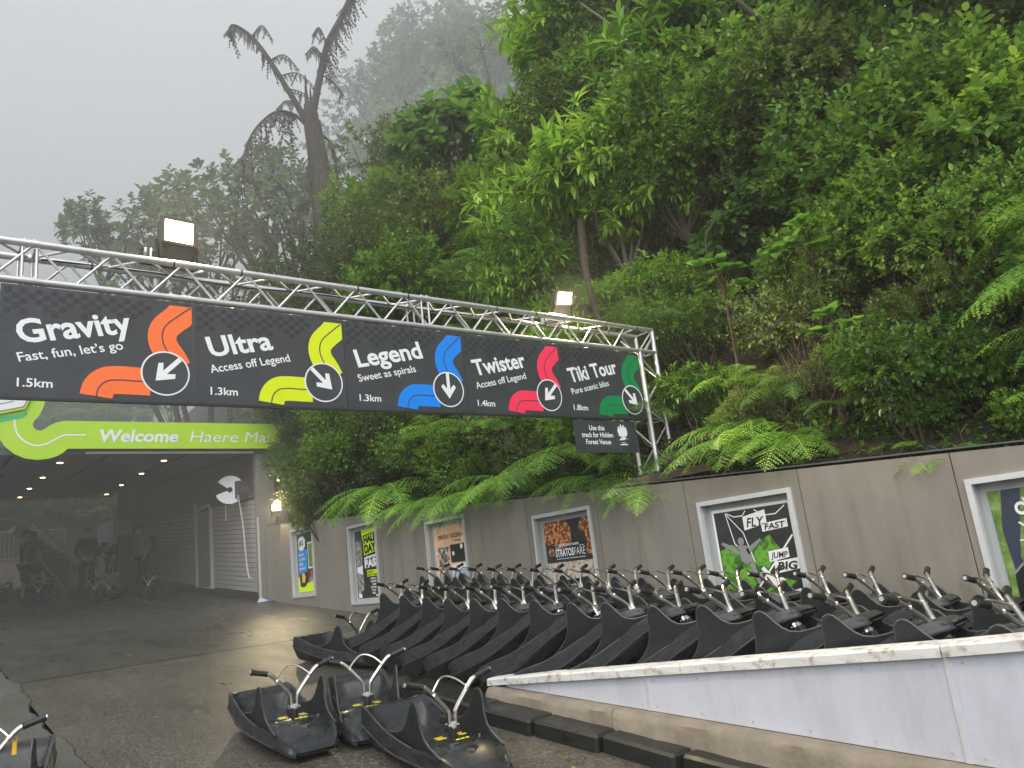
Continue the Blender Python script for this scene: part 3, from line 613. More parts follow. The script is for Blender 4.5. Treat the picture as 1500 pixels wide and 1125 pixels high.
# ------------------------------------------------------------------ floodlights
def lensmat():
    m, n, l, b = newmat('floodlight_lens'); tc = n.new('ShaderNodeTexCoord'); gr = n.new('ShaderNodeTexGradient'); gr.gradient_type = 'SPHERICAL'; mp = n.new('ShaderNodeMapping')
    mp.inputs['Location'].default_value = (-.5, 0, -.5); mp.inputs['Scale'].default_value = (1, 0, 1); mp.vector_type = 'POINT'
    l.new(tc.outputs['Generated'], mp.inputs['Vector']); l.new(mp.outputs[0], gr.inputs['Vector'])
    l.new(ramp(n, l, gr.outputs['Fac'], [(.35, (1, .62, .2)), (.75, (1, .9, .68))]), b.inputs['Emission Color']); b.inputs['Emission Strength'].default_value = 9
    return m
M['lens'] = lensmat()
def floodlight(loc, rz, tilt, label, sc=1., watts=60, post=.1):
    r_ = root('floodlight', loc, label, 'floodlight', 'lit floodlights', rz)
    T = Matrix.Translation((0, 0, post*sc+.16*sc)) @ Matrix.Rotation(tilt, 4, 'X') @ Matrix.Scale(sc, 4)
    mb = MB(); mb.bevbox((-.13, -.03, -.15), (.13, .05, .17), .02, T); mb.box((-.12, -.045, .0), (.12, -.029, .16), T)
    for i in range(9): mb.box((-.11+i*.026, .05, -.08), (-.102+i*.026, .085, .15), T)
    mb.build('housing', M['black'], r_)
    mb = MB()
    for a in (((-.135, -.05, -.015), (.135, -.04, .0)), ((-.135, -.05, .165), (.135, -.04, .18)), ((-.135, -.05, 0), (-.105, -.04, .165)), ((.105, -.05, 0), (.135, -.04, .165))): mb.box(*a, T)
    mb.build('bezel', M['dark'], r_)
    mb = MB(); mb.bevbox((-.1, -.049, .004), (.1, -.046, .16), .001, T); mb.build('glass', M['lens'], r_)
    mb = MB(); mb.box((-.15*sc, -.015, .0), (-.14*sc, .02, post*sc+.17*sc)); mb.box((.14*sc, -.015, 0), (.15*sc, .02, post*sc+.17*sc)); mb.box((-.15*sc, -.015, -.006), (.15*sc, .02, 0)); mb.build('bracket', M['black'], r_)
    L = bpy.data.lights.new('flood_lamp', 'AREA'); L.shape = 'RECTANGLE'; L.size = .2*sc; L.size_y = .15*sc; L.energy = watts*.8; L.color = (1, .80, .48)
    lo_ = bpy.data.objects.new('flood_lamp', L); link(lo_, r_); q = T @ Vector((0, -.06, .08)); lo_.location = q
    dr = (T.to_3x3() @ Vector((0, -1, 0))).normalized(); lo_.rotation_mode = 'QUATERNION'; lo_.rotation_quaternion = (-dr).to_track_quat('Z', 'Y')
floodlight((-4.36, 3.16, TZ1+.02), R(4), R(8), 'large lit floodlight standing on the truss above the Gravity sign', 1., 45, .03)
floodlight((-.42, 3.3, TZ1+.1), R(-14), R(28), 'small lit floodlight on a stem near the right end of the truss', .8, 60, .06)
floodlight((-.05, 12.6, wt(12.6)+.03), R(-20), R(24), 'lit floodlight on the wall top beside the tunnel pillar', .8, 16, .16)
r_ = root('control_box', (-.62, 3.24, TZ1+.02), 'flat grey electrical box lying on the truss beside the small floodlight', 'box')
mb = MB(); mb.bevbox((-.13, -.07, 0), (.13, .07, .07), .008); mb.build('casing', M['frame_in'], r_)
mb = MB(); mb.bevbox((-.12, -.06, .071), (.12, .06, .082), .006); mb.build('lid', M['alu'], r_)
r_ = root('mounting_clamp', (-4.57, 3.1, TZ1), 'small dark clamp with two bolts left of the floodlight', 'clamp')
mb = MB(); mb.box((-.05, -.03, 0), (.05, .03, .02)); mb.box((-.05, -.03, .02), (-.035, .03, .1)); mb.box((.035, -.03, .02), (.05, .03, .1)); mb.build('jaw', M['black'], r_)
mb = MB(); mb.tube([(-.015, 0, .02), (-.015, 0, .12)], .008, 6); mb.tube([(.02, 0, .02), (.02, 0, .12)], .008, 6); mb.build('bolt', M['steel'], r_)
# ------------------------------------------------------------------ grey panelled ramp side, footing and kerb blocks
hoard = root('side_barrier', (-2.05, 0, -1.1), 'pale grey panelled barrier with chipped white coping in the right foreground', 'barrier')
HB = Vector(hoard.location)
BX = -2.27
topz = lambda y: -.861 + (2.709-y)*.079 if y > -.7 else -.592 + (-.7-y)*.095
botz = lambda y: -.862 - (2.475-y)*.049
def pslab(parent, name, ya, yb, m_, t=.012, x=BX, zt=topz, zb=botz, off=Vector((0, 0, 0))):
    V = [(x, ya, zb(ya)), (x+t, ya, zb(ya)), (x+t, yb, zb(yb)), (x, yb, zb(yb)), (x, ya, zt(ya)), (x+t, ya, zt(ya)), (x+t, yb, zt(yb)), (x, yb, zt(yb))]
    V = [Vector(v)-off for v in V]; mb = MB(); mb.add(V, [(0,3,2,1),(4,5,6,7),(0,1,5,4),(1,2,6,5),(2,3,7,6),(3,0,4,7)]); return mb.build(name, m_, parent)
for ya, yb in ((1.085, 2.50), (-.70, 1.075), (-3.5, -.71)): pslab(hoard, 'panel', ya, yb, M['panelwhite'], off=HB)
for y in (1.08, -.705): pslab(hoard, 'joint_strip', y-.012, y+.012, M['frame'], .006, BX-.006, zt=lambda q: topz(q)-.002, off=HB)
mb = MB()
for y0, y1, nn_ in ((1.14, 2.44, 3), (-.64, 1.02, 5), (-3.2, -.77, 6)):
    for i in range(nn_+1):
        y = y0+(y1-y0)*i/nn_
        for z in (topz(y)-.03, botz(y)+.03): mb.tube([(BX-.004-HB.x, y, z-HB.z), (BX+.002-HB.x, y, z-HB.z)], .006, 8)
mb.build('screws', M['frame_in'], hoard)
def coping(ya, yb):
    mb = MB(); n_ = 14
    V = []; Fc = []
    for i in range(n_+1):
        y = ya+(yb-ya)*i/n_; z = topz(y)+.001; j = .0025*math.sin(i*3.1+ya)
        V += [Vector(q)-HB for q in ((BX-.03+j, y, z), (BX-.032, y, z+.042+j), (BX-.022, y, z+.052), (BX+.12, y, z+.056), (BX+.13, y, z))]
        if i:
            k = 5*i
            for q in range(5): Fc.append((k-5+q, k-5+(q+1) % 5, k+(q+1) % 5, k+q))
    Fc += [(0,1,2,3,4), tuple(range(5*n_+4, 5*n_-1, -1))]
    mb.add(V, Fc); mb.build('coping', M['coping'], hoard)
coping(-.70, 2.70); coping(-3.5, -.705)
pslab(hoard, 'inner_board', -3.5, 2.42, M['wallcore'], .02, BX+.09, off=HB)
foot = root('concrete_footing', (-2.2, 0, -1.2), 'rough tan concrete footing under the pale grey barrier', 'footing'); FB = Vector(foot.location)
def footseg(ya, yb):
    mb = MB(); V = []; Fc = []; n_ = 30
    for i in range(n_+1):
        y = ya+(yb-ya)*i/n_; zt_ = botz(y)-.004; j = lambda s_: .006*math.sin(y*9+s_*2)+.005*math.sin(y*23+s_)
        V += [Vector(q)-FB for q in ((-2.385, y, gz(0, y)-.1), (-2.375+j(1), y, zt_-.05), (-2.365+j(2), y, zt_-.02), (-2.345, y, zt_), (-2.19, y, zt_), (-2.19, y, gz(0, y)-.1))]
        if i:
            k = 6*i
            for q in range(6): Fc.append((k-6+q, k-6+(q+1) % 6, k+(q+1) % 6, k+q))
    Fc += [tuple(range(6)), tuple(range(6*n_+5, 6*n_-1, -1))]
    mb.add(V, Fc); mb.build('block', M['footing'], foot, True, sharp=40)
footseg(1.32, 2.63); footseg(-1.2, 1.314); footseg(-3.6, -1.206)
kb = MB().bevbox((-.15, -.284, 0), (.15, .287, .115), .016).mesh('kerb_block', M['kerb'])
kbg = ['nearest', 'second', 'third', 'fourth', 'fifth', 'sixth', 'seventh', 'eighth', 'ninth']
for i in range(9):
    y = -1.32 + .58*i
    o = ob('kerb_block', kb, None, (-2.45+.16 - .125*(y+.3)*.5 if y < 2.3 else -2.46+.05*(y-2.3), y, gz(0, y)-.012), (R(4.75), 0, R((-3, 2, 4, 1, -2, 2, 1, -1, 2)[i])))
    tag(o, 'black plastic kerb block, %s from the bottom right of the row' % ('first' if i == 0 else kbg[i]), 'kerb', 'black kerb blocks below the barrier')
# ------------------------------------------------------------------ luge carts
def interp(tab, y):
    return float(np.interp(y, [t[0] for t in tab], [t[1] for t in tab]))
T_zr = [(-.5,.215),(-.46,.24),(-.4,.246),(-.3,.228),(-.1,.178),(.1,.152),(.3,.14),(.42,.15),(.52,.145),(.62,.125),(.7,.1),(.75,.078),(.775,.05)]
T_r = [(-.5,.185),(-.47,.208),(-.42,.22),(-.3,.228),(0,.235),(.25,.232),(.42,.225),(.55,.21),(.65,.188),(.72,.165),(.76,.14),(.775,.12)]
T_c = [(-.5,.19),(-.47,.216),(-.42,.231),(-.3,.238),(0,.243),(.25,.24),(.42,.235),(.55,.221),(.65,.2),(.72,.178),(.76,.155),(.775,.13)]
T_zc = [(-.5,.15),(-.4,.145),(-.1,.085),(.1,.07),(.4,.075),(.6,.07),(.72,.05),(.775,.035)]
T_b = [(-.5,.13),(-.47,.155),(-.4,.17),(0,.175),(.3,.172),(.5,.165),(.65,.155),(.74,.14),(.775,.112)]
T_zb = [(-.5,.06),(-.47,.025),(-.42,.006),(0,.0),(.5,.004),(.65,.012),(.74,.02),(.775,.03)]
def hull_mesh():
    ys = sorted(set([-.5,-.49,-.47,-.44,-.40,-.36,-.3,-.22,-.14,-.06,.02,.1,.17,.24,.275,.29,.30,.315,.36,.42,.48,.54,.6,.65,.69,.72,.745,.765,.775]))
    V = []; Fc = []
    for y in ys:
        zr, r, c, zc, b_, zb = [interp(t, y) for t in (T_zr, T_r, T_c, T_zc, T_b, T_zb)]
        # inside profile
        if y < -.44: s = 0.
        elif y < -.22: s = (y+.44)/.22
        elif y < .29: s = 1.
        else: s = 0.
        s = s*s*(3-2*s) if y < .25 else s
        fl = .045
        crown = .03*min(1, max(0, (y-.3)/.1)) if y > .3 else 0.
        if y > .6: crown *= max(0, (.775-y)/.175)
        ri = max(r-.022, .001)
        inner = [(r-.006, zr+.006), (ri, zr), (ri-.012*(1+s), zr-(zr-fl)*.62*s + crown*.3*(1-s)), ((r-.065)*(.9 if s else .75), zr-(zr-fl)*.97*s + crown*(.75)*(1-s)), (r*.35, zr-(zr-fl)*s + crown*(1-s)), (0, zr-(zr-fl)*s + crown*(1-s))]
        outer = [(0, zb), (b_*.6, zb), (b_, zb+.004), (b_+.012, zb+.02), (c-.004, zc-.012), (c, zc), (c-.004, zc+.014), (r+.001, zr-.014)]
        half = outer + inner
        row = half + [(-x, z) for x, z in half[-2:0:-1]]
        V += [(x, y, z) for x, z in row]; m = len(row)
    for i in range(len(ys)-1):
        for k in range(m): Fc.append((i*m+k, i*m+(k+1) % m, (i+1)*m+(k+1) % m, (i+1)*m+k))
    Fc += [tuple(range(m-1, -1, -1)), tuple((len(ys)-1)*m+k for k in range(m))]
    Fc = [tuple(reversed(f)) for f in Fc]
    return me_from('hull', V, Fc, M['hull'], True, 38)
HULL = hull_mesh()
WO = [(-.16,.12),(-.14,.158),(-.02,.172),(.08,.188),(.15,.212),(.20,.25),(.242,.302),(.272,.352),(.295,.382),(.32,.395),(.345,.392),(.362,.374),(.373,.34),(.383,.295),(.397,.252),(.422,.215),(.462,.187),(.51,.168),(.56,.152),(.60,.14),(.60,.112)]
def wing_mesh(sg):
    V = []; t = .006
    def px_(z): return sg*(.205+.05*max(0, z-.2)-.012*max(0, .2-z)/.1)
    n_ = len(WO)
    for s_ in (-t, t): V += [(px_(z)+s_, y, z) for y, z in WO]
    Fc = []
    tri = tessellate_polygon([[Vector((y, z, 0)) for y, z in WO]])
    for a, b_, c in tri: Fc += [(a, b_, c), (n_+c, n_+b_, n_+a)]
    for k in range(n_): Fc.append((k, n_+k, n_+(k+1) % n_, (k+1) % n_))
    me = me_from('wing', V, Fc, M['wing'], True, 40)
    mb = MB(); mb.tube([(px_(z), y, z) for y, z in WO[1:-1]], .0066, 6)
    ed = mb.mesh('wing_rim', M['wing_edge'], True)
    return me, ed
M['wing_edge'] = mat('worn_dark_edge', (.026, .028, .028), .4, 0, (.07, .07, .07), 14)
WL, WLE = wing_mesh(-1); WR, WRE = wing_mesh(1)
mb = MB(); side = [(interp(T_r, y)-.006, y, interp(T_zr, y)+.004) for y in np.linspace(-.47, .3, 18)]
mb.tube([(-x, y, z) for x, y, z in side[::-1]] + [(-.15, -.497, .222), (.15, -.497, .222)] + side, .006, 6)
RIM = mb.mesh('rim_edge', M['wing_edge'], True)
mb = MB()
for s_ in (-1, 1): mb.tube([(s_*(interp(T_c, y)), y, interp(T_zc, y)) for y in np.linspace(-.47, .6, 16)], .004, 6)
CRE = mb.mesh('side_rubbing_strip', M['wing_edge'], True)
mb = MB(); mb.tube([(0, .38, .14), (0, .38, .235)], .024, 10); mb.box((-.04, .355, .205), (.04, .4, .235)); STEM = mb.mesh('stem', M['black'], True)
mb = MB(); mb.tube([(0, .38, .228), (0, .38, .256)], .024, 10); mb.tube([(-.038, .364, .248), (.038, .364, .248)], .0045, 6); mb.tube([(-.034, .396, .244), (.034, .396, .244)], .004, 6); CLAMP = mb.mesh('clamp', M['frame_in'], True)
def barpts(s_): return catmull([(s_*.02, .38, .24), (s_*.021, .38, .30), (s_*.035, .379, .335), (s_*.085, .374, .395), (s_*.14, .369, .455), (s_*.18, .367, .478), (s_*.268, .362, .50)], 5)
mb = MB()
for s_ in (-1, 1): mb.tube(barpts(s_), .0135, 8)
BAR = mb.mesh('handlebar', M['steel'], True)
mb = MB(); mb.tube(catmull([(-.115, .37, .43), (-.06, .342, .478), (0, .33, .502), (.05, .338, .49), (.115, .37, .43)], 4), .0065, 6)
for s_ in (-1, 1): mb.tube([(s_*.104, .381, .418), (s_*.12, .36, .438)], .0135, 8)
BRACE = mb.mesh('brake_bridle', M['steel'], True)
def grip_mesh(s_):
    mb = MB(); a = Vector((s_*.172, .3675, .474)); b_ = Vector((s_*.275, .3615, .502)); pts = []; rr = []
    for i in range(15): pts.append(a.lerp(b_, i/14)); rr.append((.0165 if i % 2 else .0185) if 0 < i < 13 else .021)
    mb.tube(pts, rr, 10); return mb.mesh('grip', M['rubber'], True, 60)
GL, GR_ = grip_mesh(-1), grip_mesh(1)
mb = MB(); mb.tube([(.277, .361, .5025), (.284, .3605, .504)], .012, 8); mb.tube([(-.277, .361, .5025), (-.284, .3605, .504)], .012, 8); ENDC = mb.mesh('bar_ends', M['alu'], True)
mb = MB()
for s_ in (-1, 1): mb.tube([(s_*.196, .27, .12), (s_*.175, .27, .125)], .012, 8)
for s_, yy in ((-1, .2), (1, .2), (-1, .44), (1, .44)): mb.tube([(s_*.14, yy, .05 if yy < .3 else .17), (s_*.14, yy, .058 if yy < .3 else .178)], .008, 6)
BOLT = mb.mesh('rivets', M['steel'], True)
mb = MB()
for s_ in (-1, 1):
    for yy in (-.33, .3):
        mb.tube([(s_*.12-.015, yy, .022), (s_*.12+.015, yy, .022)], .034, 10)
WHEEL = mb.mesh('wheels', M['rubber'], True)
mb = MB(); mb.tube([(0, .575, .150), (0, .575, .165)], [.05, .044], 6); mb.tube([(-.09, .50, .168), (-.045, .52, .182)], .005, 5); mb.tube([(.09, .50, .168), (.045, .52, .182)], .005, 5); VENT = mb.mesh('deck_boss', M['hull'], True)
mb = MB()
for i in range(3): mb.box((-.055+i*.03, .455, .1825), (-.033+i*.03, .475, .1835))
mb.box((-.09, .36, .1775), (-.04, .38, .1785)); mb.box((.04, .36, .1775), (.1, .378, .1785)); ST1 = mb.mesh('number_sticker', M['yellow'])
mb = MB(); mb.add([(-.10, .30, .174), (-.03, .325, .1778), (-.03, .345, .1785), (-.09, .325, .176)], [(0,1,2,3)]); mb.box((.03, .31, .174), (.085, .325, .1765)); ST2 = mb.mesh('warning_sticker', M['red'])
mb = MB(); mb.box((-.075, .335, .1775), (-.04, .35, .179)); mb.box((.05, .33, .176), (.1, .345, .1782)); ST3 = mb.mesh('speed_sticker', M['lime2'])
PARTS = [('hull', HULL), ('wing', WL), ('wing', WR), ('handlebar', BAR), ('brake_bridle', BRACE), ('grip', GL), ('grip', GR_), ('stem', STEM), ('clamp', CLAMP), ('wheels', WHEEL)]
def luge(X, Y, hd, tilt, dz, label, group, stickers=True, roll=0, sc=1.0):
    e = bpy.data.objects.new('luge_cart', None); link(e); e.empty_display_size = .1
    base = math.atan(GS)*math.cos(hd)           # follow the slope when lying on the ground
    h = -hd
    p = Vector((0, -.5, 0))
    Rm = Matrix.Rotation(h, 4, 'Z') @ Matrix.Rotation(tilt + base, 4, 'X') @ Matrix.Rotation(roll, 4, 'Y')
    piv = Vector((X, Y, 0)) + Matrix.Rotation(h, 4, 'Z') @ p
    z = gz(0, piv.y) + dz
    e.matrix_world = Matrix.Translation((piv.x, piv.y, z)) @ Rm @ Matrix.Scale(sc, 4) @ Matrix.Translation(-p)
    tag(e, label, 'luge cart', group)
    for n_, me in PARTS:
        o = ob(n_, me, e)
        if n_ == 'hull': ob('rim_edge', RIM, o); ob('rubbing_strip', CRE, o); ob('rivets', BOLT, o); ob('deck_boss', VENT, o)
        if n_ == 'hull' and stickers: ob('number_sticker', ST1, o); ob('warning_sticker', ST2, o); ob('speed_sticker', ST3, o)
        if me is WL: ob('wing_rim', WLE, o)
        if me is WR: ob('wing_rim', WRE, o)
        if n_ == 'handlebar': ob('bar_ends', ENDC, o)
    return e
NTH = ['', 'first', 'second', 'third', 'fourth', 'fifth', 'sixth', 'seventh', 'eighth', 'ninth', 'tenth', 'eleventh', 'twelfth', 'thirteenth', 'fourteenth', 'fifteenth', 'sixteenth', 'seventeenth', 'eighteenth', 'nineteenth', 'twentieth', 'twenty-first']
GD = 'luge carts standing loose in front of the rows'
luge(-3.70, 3.31, R(183.6), 0, .012, 'black luge cart lying loose on the asphalt, leftmost of the three in front', GD)
luge(-3.26, 2.06, R(184.5), 0, .012, 'black luge cart lying loose nearest the bottom edge, beside the barrier tip', GD)
luge(-3.10, 3.18, R(200.6), 0, .012, 'black luge cart turned towards the viewer between the two other loose carts', GD)
luge(-5.35, 3.12, R(195), 0, .012, 'black luge cart cut off at the left picture edge with a yellow tag', GD)
G1 = 'luge carts nested nose-up in the row behind the barrier'; G2_ = 'luge carts nested nose-up in the row along the wall'
luge(-2.17, 5.62, R(168), 0, .012, 'black luge cart lying flat at the far left head of the front row', G1, False)
for i in range(1, 18):
    tt = (i-8)/7
    luge(-1.885 + rnd.uniform(-.012, .012), 5.218-.403*i+rnd.uniform(-.012, .012), R(165+8*max(-1, min(1, tt))+rnd.uniform(-1, 1)), R(34+3.0*max(-1, min(1.1, tt))+rnd.uniform(-.6, .6)), 0.0, 'black luge cart tilted nose-up in the front row, %s after the flat one' % NTH[i], G1, False, rnd.uniform(-.015, .015), .925+.075*max(0, min(1, (i-3)/8)))
luge(-.46, 6.95, R(172), 0, .012, 'black luge cart lying flat at the far left head of the wall-side row', G2_, False)
for k, i in enumerate(range(-9, 11)):
    luge(-.46 + rnd.uniform(-.012, .012), 2.977-.387*i+rnd.uniform(-.012, .012), R(170.5+rnd.uniform(-1, 1)), R(30.0+.3*(i-4)+rnd.uniform(-.6, .6)), 0.0, 'black luge cart tilted nose-up in the wall-side row, %s after the flat one' % NTH[k+1], G2_, False, rnd.uniform(-.015, .015), .99)
r_ = root('luggage_tag', (-5.32, 2.72, -.575), 'bright yellow tag hanging from the handlebar of the cut-off luge cart', 'tag')
MB().bevbox((-.011, -.003, -.085), (.011, .003, -.02), .004).build('label_card', M['yel'], r_)
mb = MB(); mb.tube([(.013*math.cos(t), 0, -.008+.013*math.sin(t)) for t in np.linspace(0, 6.28, 13)], .003, 5); mb.build('ring', M['yel'], r_)
# ------------------------------------------------------------------ tunnel building
YB0, YB1 = 13.42, 26.2
cz = lambda y: 2.95+.065*(y-13.4)
bld = root('start_building', (0, YB0, gz(0, YB0)), 'grey covered start tunnel with sloping soffit and shuttered side wall', 'building'); BB = Vector(bld.location)
def bpart(name, m_, fn): 
    mb = MB(); fn(mb); mb.v = [tuple(Vector(v)-BB) for v in mb.v]; return mb.build(name, m_, bld)
def slab(mb, x0, x1, y0, y1, f0, f1):
    mb.add([(x0,y0,f0(y0)),(x1,y0,f0(y0)),(x1,y1,f0(y1)),(x0,y1,f0(y1)),(x0,y0,f1(y0)),(x1,y0,f1(y0)),(x1,y1,f1(y1)),(x0,y1,f1(y1))], [(0,3,2,1),(4,5,6,7),(0,1,5,4),(1,2,6,5),(2,3,7,6),(3,0,4,7)])
bpart('roof', M['ceiling'], lambda mb: slab(mb, -9, .3, YB0+.03, YB1, cz, lambda y: cz(y)+.35))
for x in (-4.35, -2.75, -1.3, -.1): bpart('soffit_joint', M['joint'], lambda mb: slab(mb, x-.03, x+.03, YB0+.1, YB1, lambda y: cz(y)-.012, lambda y: cz(y)+.002))
bpart('fascia', M['dark'], lambda mb: mb.box((-9, YB0-.05, 2.86), (.05, YB0+.02, 3.0)))
bpart('gutter_pipe', M['trimlight'], lambda mb: mb.tube([(-3.3, YB0-.09, 2.885), (-.2, YB0-.09, 2.885)], .022, 8))
bpart('upper_wall_band', M['dark'], lambda mb: slab(mb, -.1, .1, YB0+.15, 26.2, lambda y: 1.99+.05*(y-13.4), cz))
bpart('wall_core', M['wallcore'], lambda mb: slab(mb, -.03, .1, YB0+.15, 26.2, lambda y: gz(0, y)-.1, lambda y: 1.99+.05*(y-13.4)))
for i in range(21):
    def fb(mb, i=i):
        za = lambda y: gz(0, y)+.16 + i*.1; zt_ = lambda y: min(za(y)+.088, 1.985+.05*(y-13.4))
        for ya, yb in ((YB0+.2, 16.62), (17.86, 27)): 
            if za((ya)) < 1.93+.05*(ya-13.4): slab(mb, -.075, -.03, ya, yb, za, lambda y: max(za(y)+.005, zt_(y)))
    bpart('siding_board', M['shutter'], fb)
bpart('wall_kerb', M['black'], lambda mb: slab(mb, -.16, -.03, YB0+.1, 27, lambda y: gz(0, y)-.05, lambda y: gz(0, y)+.13))
bpart('front_pillar', M['building'], lambda mb: mb.box((-.14, YB0-.03, gz(0, YB0)-.1), (.22, YB0+.14, 2.99)))
bpart('pillar_trim', M['trimlight'], lambda mb: mb.box((-.165, YB0-.05, gz(0, YB0)), (-.125, YB0-.01, 1.55)))
def dframe(mb):
    for a in ((17.80, 17.88, .33, 2.42), (16.62, 16.70, .25, 2.2)): mb.box((-.13, a[0], a[2]), (-.05, a[1], a[3]))
    mb.box((-.128, 16.7, 2.18), (-.05, 17.8, 2.26)); mb.box((-.128, 16.7, .27), (-.05, 17.8, .34))
bpart('door_frame', M['trimlight'], dframe)
for i in range(20):
    z = .36+i*.09
    bpart('door_slat', M['building'], lambda mb: mb.box((-.085, 16.71, z), (-.05, 17.79, z+.08)))
bpart('column', M['building'], lambda mb: mb.box((-.55, 24.6, .7), (-.05, 25.2, cz(24.7))))
bpart('far_wall', M['dark'], lambda mb: mb.box((-.1, 26.2, .8), (.1, 30.5, 3.2)))
r_ = root('wall_box', (-.5, 24.3, 2.3), 'small pale electrical box on the column inside the tunnel', 'box')
MB().bevbox((-.12, -.1, 0), (.3, .1, .45), .01).build('casing', M['trimlight'], r_)
bpart('roof_edge', M['dark'], lambda mb: mb.box((-9, YB1, cz(YB1)-.02), (.3, YB1+.12, cz(YB1)+.5)))
M['down'] = emis('downlight_lens', (1, .62, .3), 9)
mb = MB(); mb.tube([(0, 0, 0), (0, 0, -.015)], [.1, .085], 14); DL1 = mb.mesh('bezel', M['trimlight'], True)
mb = MB(); mb.tube([(0, 0, -.013), (0, 0, -.018)], .055, 12); DL2 = mb.mesh('lamp', M['down'])
for i, (x, y) in enumerate([(-3.42,15.44),(-3.25,21.92),(-3.14,25.2),(-1.49,15.21),(-1.29,18.14),(-1.06,21.57),(-.79,25.1),(-3.33,18.7)]):
    r_ = root('downlight', (x, y, cz(y)), 'warm round soffit downlight, %s in the %s line' % (['front', 'third', 'rearmost', 'front', 'second', 'third', 'rearmost', 'second'][i], 'left' if x < -3 else 'right'), 'light', 'downlights in the tunnel soffit')
    ob('bezel', DL1, r_); ob('lamp', DL2, r_)
# hose reel
r_ = root('hose_reel', (-.36, 14.35, 2.25), 'round silver hose reel with open wedge on the tunnel side wall', 'hose reel')
a0 = [ (math.cos(t), math.sin(t)) for t in np.linspace(R(38), R(342), 34)]
V = []; Fc = []
for w in (-.1, -.02):
    V += [(w, .30*c, .30*s_) for c, s_ in a0] + [(w, .06*c, .06*s_) for c, s_ in a0]
n_ = 34
for i in range(n_-1):
    Fc += [(i, i+1, n_+i+1, n_+i), (2*n_+i, 3*n_+i, 3*n_+i+1, 2*n_+i+1), (i, 2*n_+i, 2*n_+i+1, i+1), (n_+i, n_+i+1, 3*n_+i+1, 3*n_+i)]
me = me_from('reel_disc', V, Fc, M['frame'], True, 30); o = ob('reel_disc', me, r_, (0, 0, 0), (0, 0, R(60)))
mb = MB(); mb.box((.04, -.3, -.2), (.3, .02, .16)); mb.tube([(.08, -.2, -.05), (.3, -.2, -.05)], .19, 14); mb.build('drum', M['dark'], r_, True)
mb = MB(); mb.tube([(-.02, .30, -.05), (-.02, .31, -.45), (-.02, .30, -.62)], .012, 6); mb.tube(catmull([(.05, -.3, -.15), (.12, -.32, -.7), (.14, -.36, -1.2), (.15, -.42, -1.65), (.12, -.62, -1.88), (.12, -.8, -1.9)], 5), .017, 8); mb.build('hose', M['trimlight'], r_, True)
# railing, stairs and platform at the back
st = root('back_stairs', (-2.2, 27, gz(0, 27)), 'pale concrete stair flight with steel handrails at the tunnel end', 'stairs'); SB = Vector(st.location)
for i in range(12):
    mb = MB(); z0 = gz(0, 27)+.17*i-SB.z; mb.box((.2-.0-SB.x-2.6-.2*i+.9+.6, 26.6-SB.y, z0), (.2-SB.x-2.6-.2*i+1.1+.6, 28.2-SB.y, z0+.16)); mb.build('step', M['building'], st)
def rail(name, pts, r=.03, m_='trimlight', par=st, off=SB):
    mb = MB(); mb.tube([Vector(p)-off for p in pts], r, 6); return mb.build(name, M[m_], par)
rail('handrail', [(-2.75, 26.4, 3.25), (-1.75, 26.4, 2.15), (-1.4, 26.4, 2.1)], .04); rail('handrail', [(-2.6, 26.4, 2.1), (-1.75, 26.4, .95)], .035); rail('handrail', [(-1.15, 26.5, 1.95), (-.8, 26.5, 1.2)], .035)
bpart('stair_wall', M['building'], lambda mb: mb.add([(-2.75,26.7,.8),(-1.6,26.7,.8),(-1.6,26.7,1.5),(-2.75,26.7,2.9),(-2.75,26.8,.8),(-1.6,26.8,.8),(-1.6,26.8,1.5),(-2.75,26.8,2.9)], [(0,1,2,3),(7,6,5,4),(0,4,5,1),(1,5,6,2),(2,6,7,3),(3,7,4,0)]))
rl = root('platform_railing', (-5.2, 30, 1.9), 'thin grey balustrade on the raised platform at the tunnel end', 'railing'); RB = Vector(rl.location)
for z in (3.15, 2.2): rail('top_rail', [(-8.5, 30, z), (-1.2, 30, z)], .02, 'building', rl, RB)
for i in range(56): rail('baluster', [(-8.4+i*.13, 30, 2.2), (-8.4+i*.13, 30, 3.15)], .009, 'building', rl, RB)
r_ = root('platform_wall', (-5.2, 30.2, 1.2), 'low mossy concrete platform wall behind the stairs', 'wall')
MB().box((-3.6, -.1, -.3), (3.9, .15, .95)).build('face', M['footing'], r_)
bpart('left_wall', M['dark'], lambda mb: mb.box((-9.1, YB0, -.3), (-8.9, YB1, 4.2)))
r_ = root('ceiling_equipment', (-4.6, 17.0, 2.75), 'dark frame of equipment hanging under the soffit at the left edge', 'equipment')
mb = MB(); mb.box((-.5, -.1, -.5), (-.05, .0, -.15)); mb.tube([(.3, 0, .35), (-.3, 0, -.35)], .05, 8); mb.tube([(.1, 0, .4), (-.5, 0, -.3)], .04, 8); mb.build('arm', M['black'], r_)
# ------------------------------------------------------------------ green welcome sign
r_ = root('welcome_sign', (-4.2, 13.2, 2.7), 'lime green track-shaped sign reading Welcome Haere Mai over the tunnel mouth', 'sign')
f = lambda u, v, w=0: (u+4.2, -w, v-2.7)
def extr(name, poly, m_, y0, y1):
    n_ = len(poly); V = [(u+4.2, y0, v-2.7) for u, v in poly] + [(u+4.2, y1, v-2.7) for u, v in poly]; Fc = []
    for a, b_, c in tessellate_polygon([[Vector((u, v, 0)) for u, v in poly]]): Fc += [(a, b_, c), (n_+c, n_+b_, n_+a)]
    for k in range(n_): Fc.append((k, (k+1) % n_, n_+(k+1) % n_, n_+k))
    me = me_from(name, V, Fc, m_); 
    import bmesh
    bm = bmesh.new(); bm.from_mesh(me); bmesh.ops.recalc_face_normals(bm, faces=bm.faces[:]); bm.to_mesh(me); bm.free()
    return ob(name, me, r_)
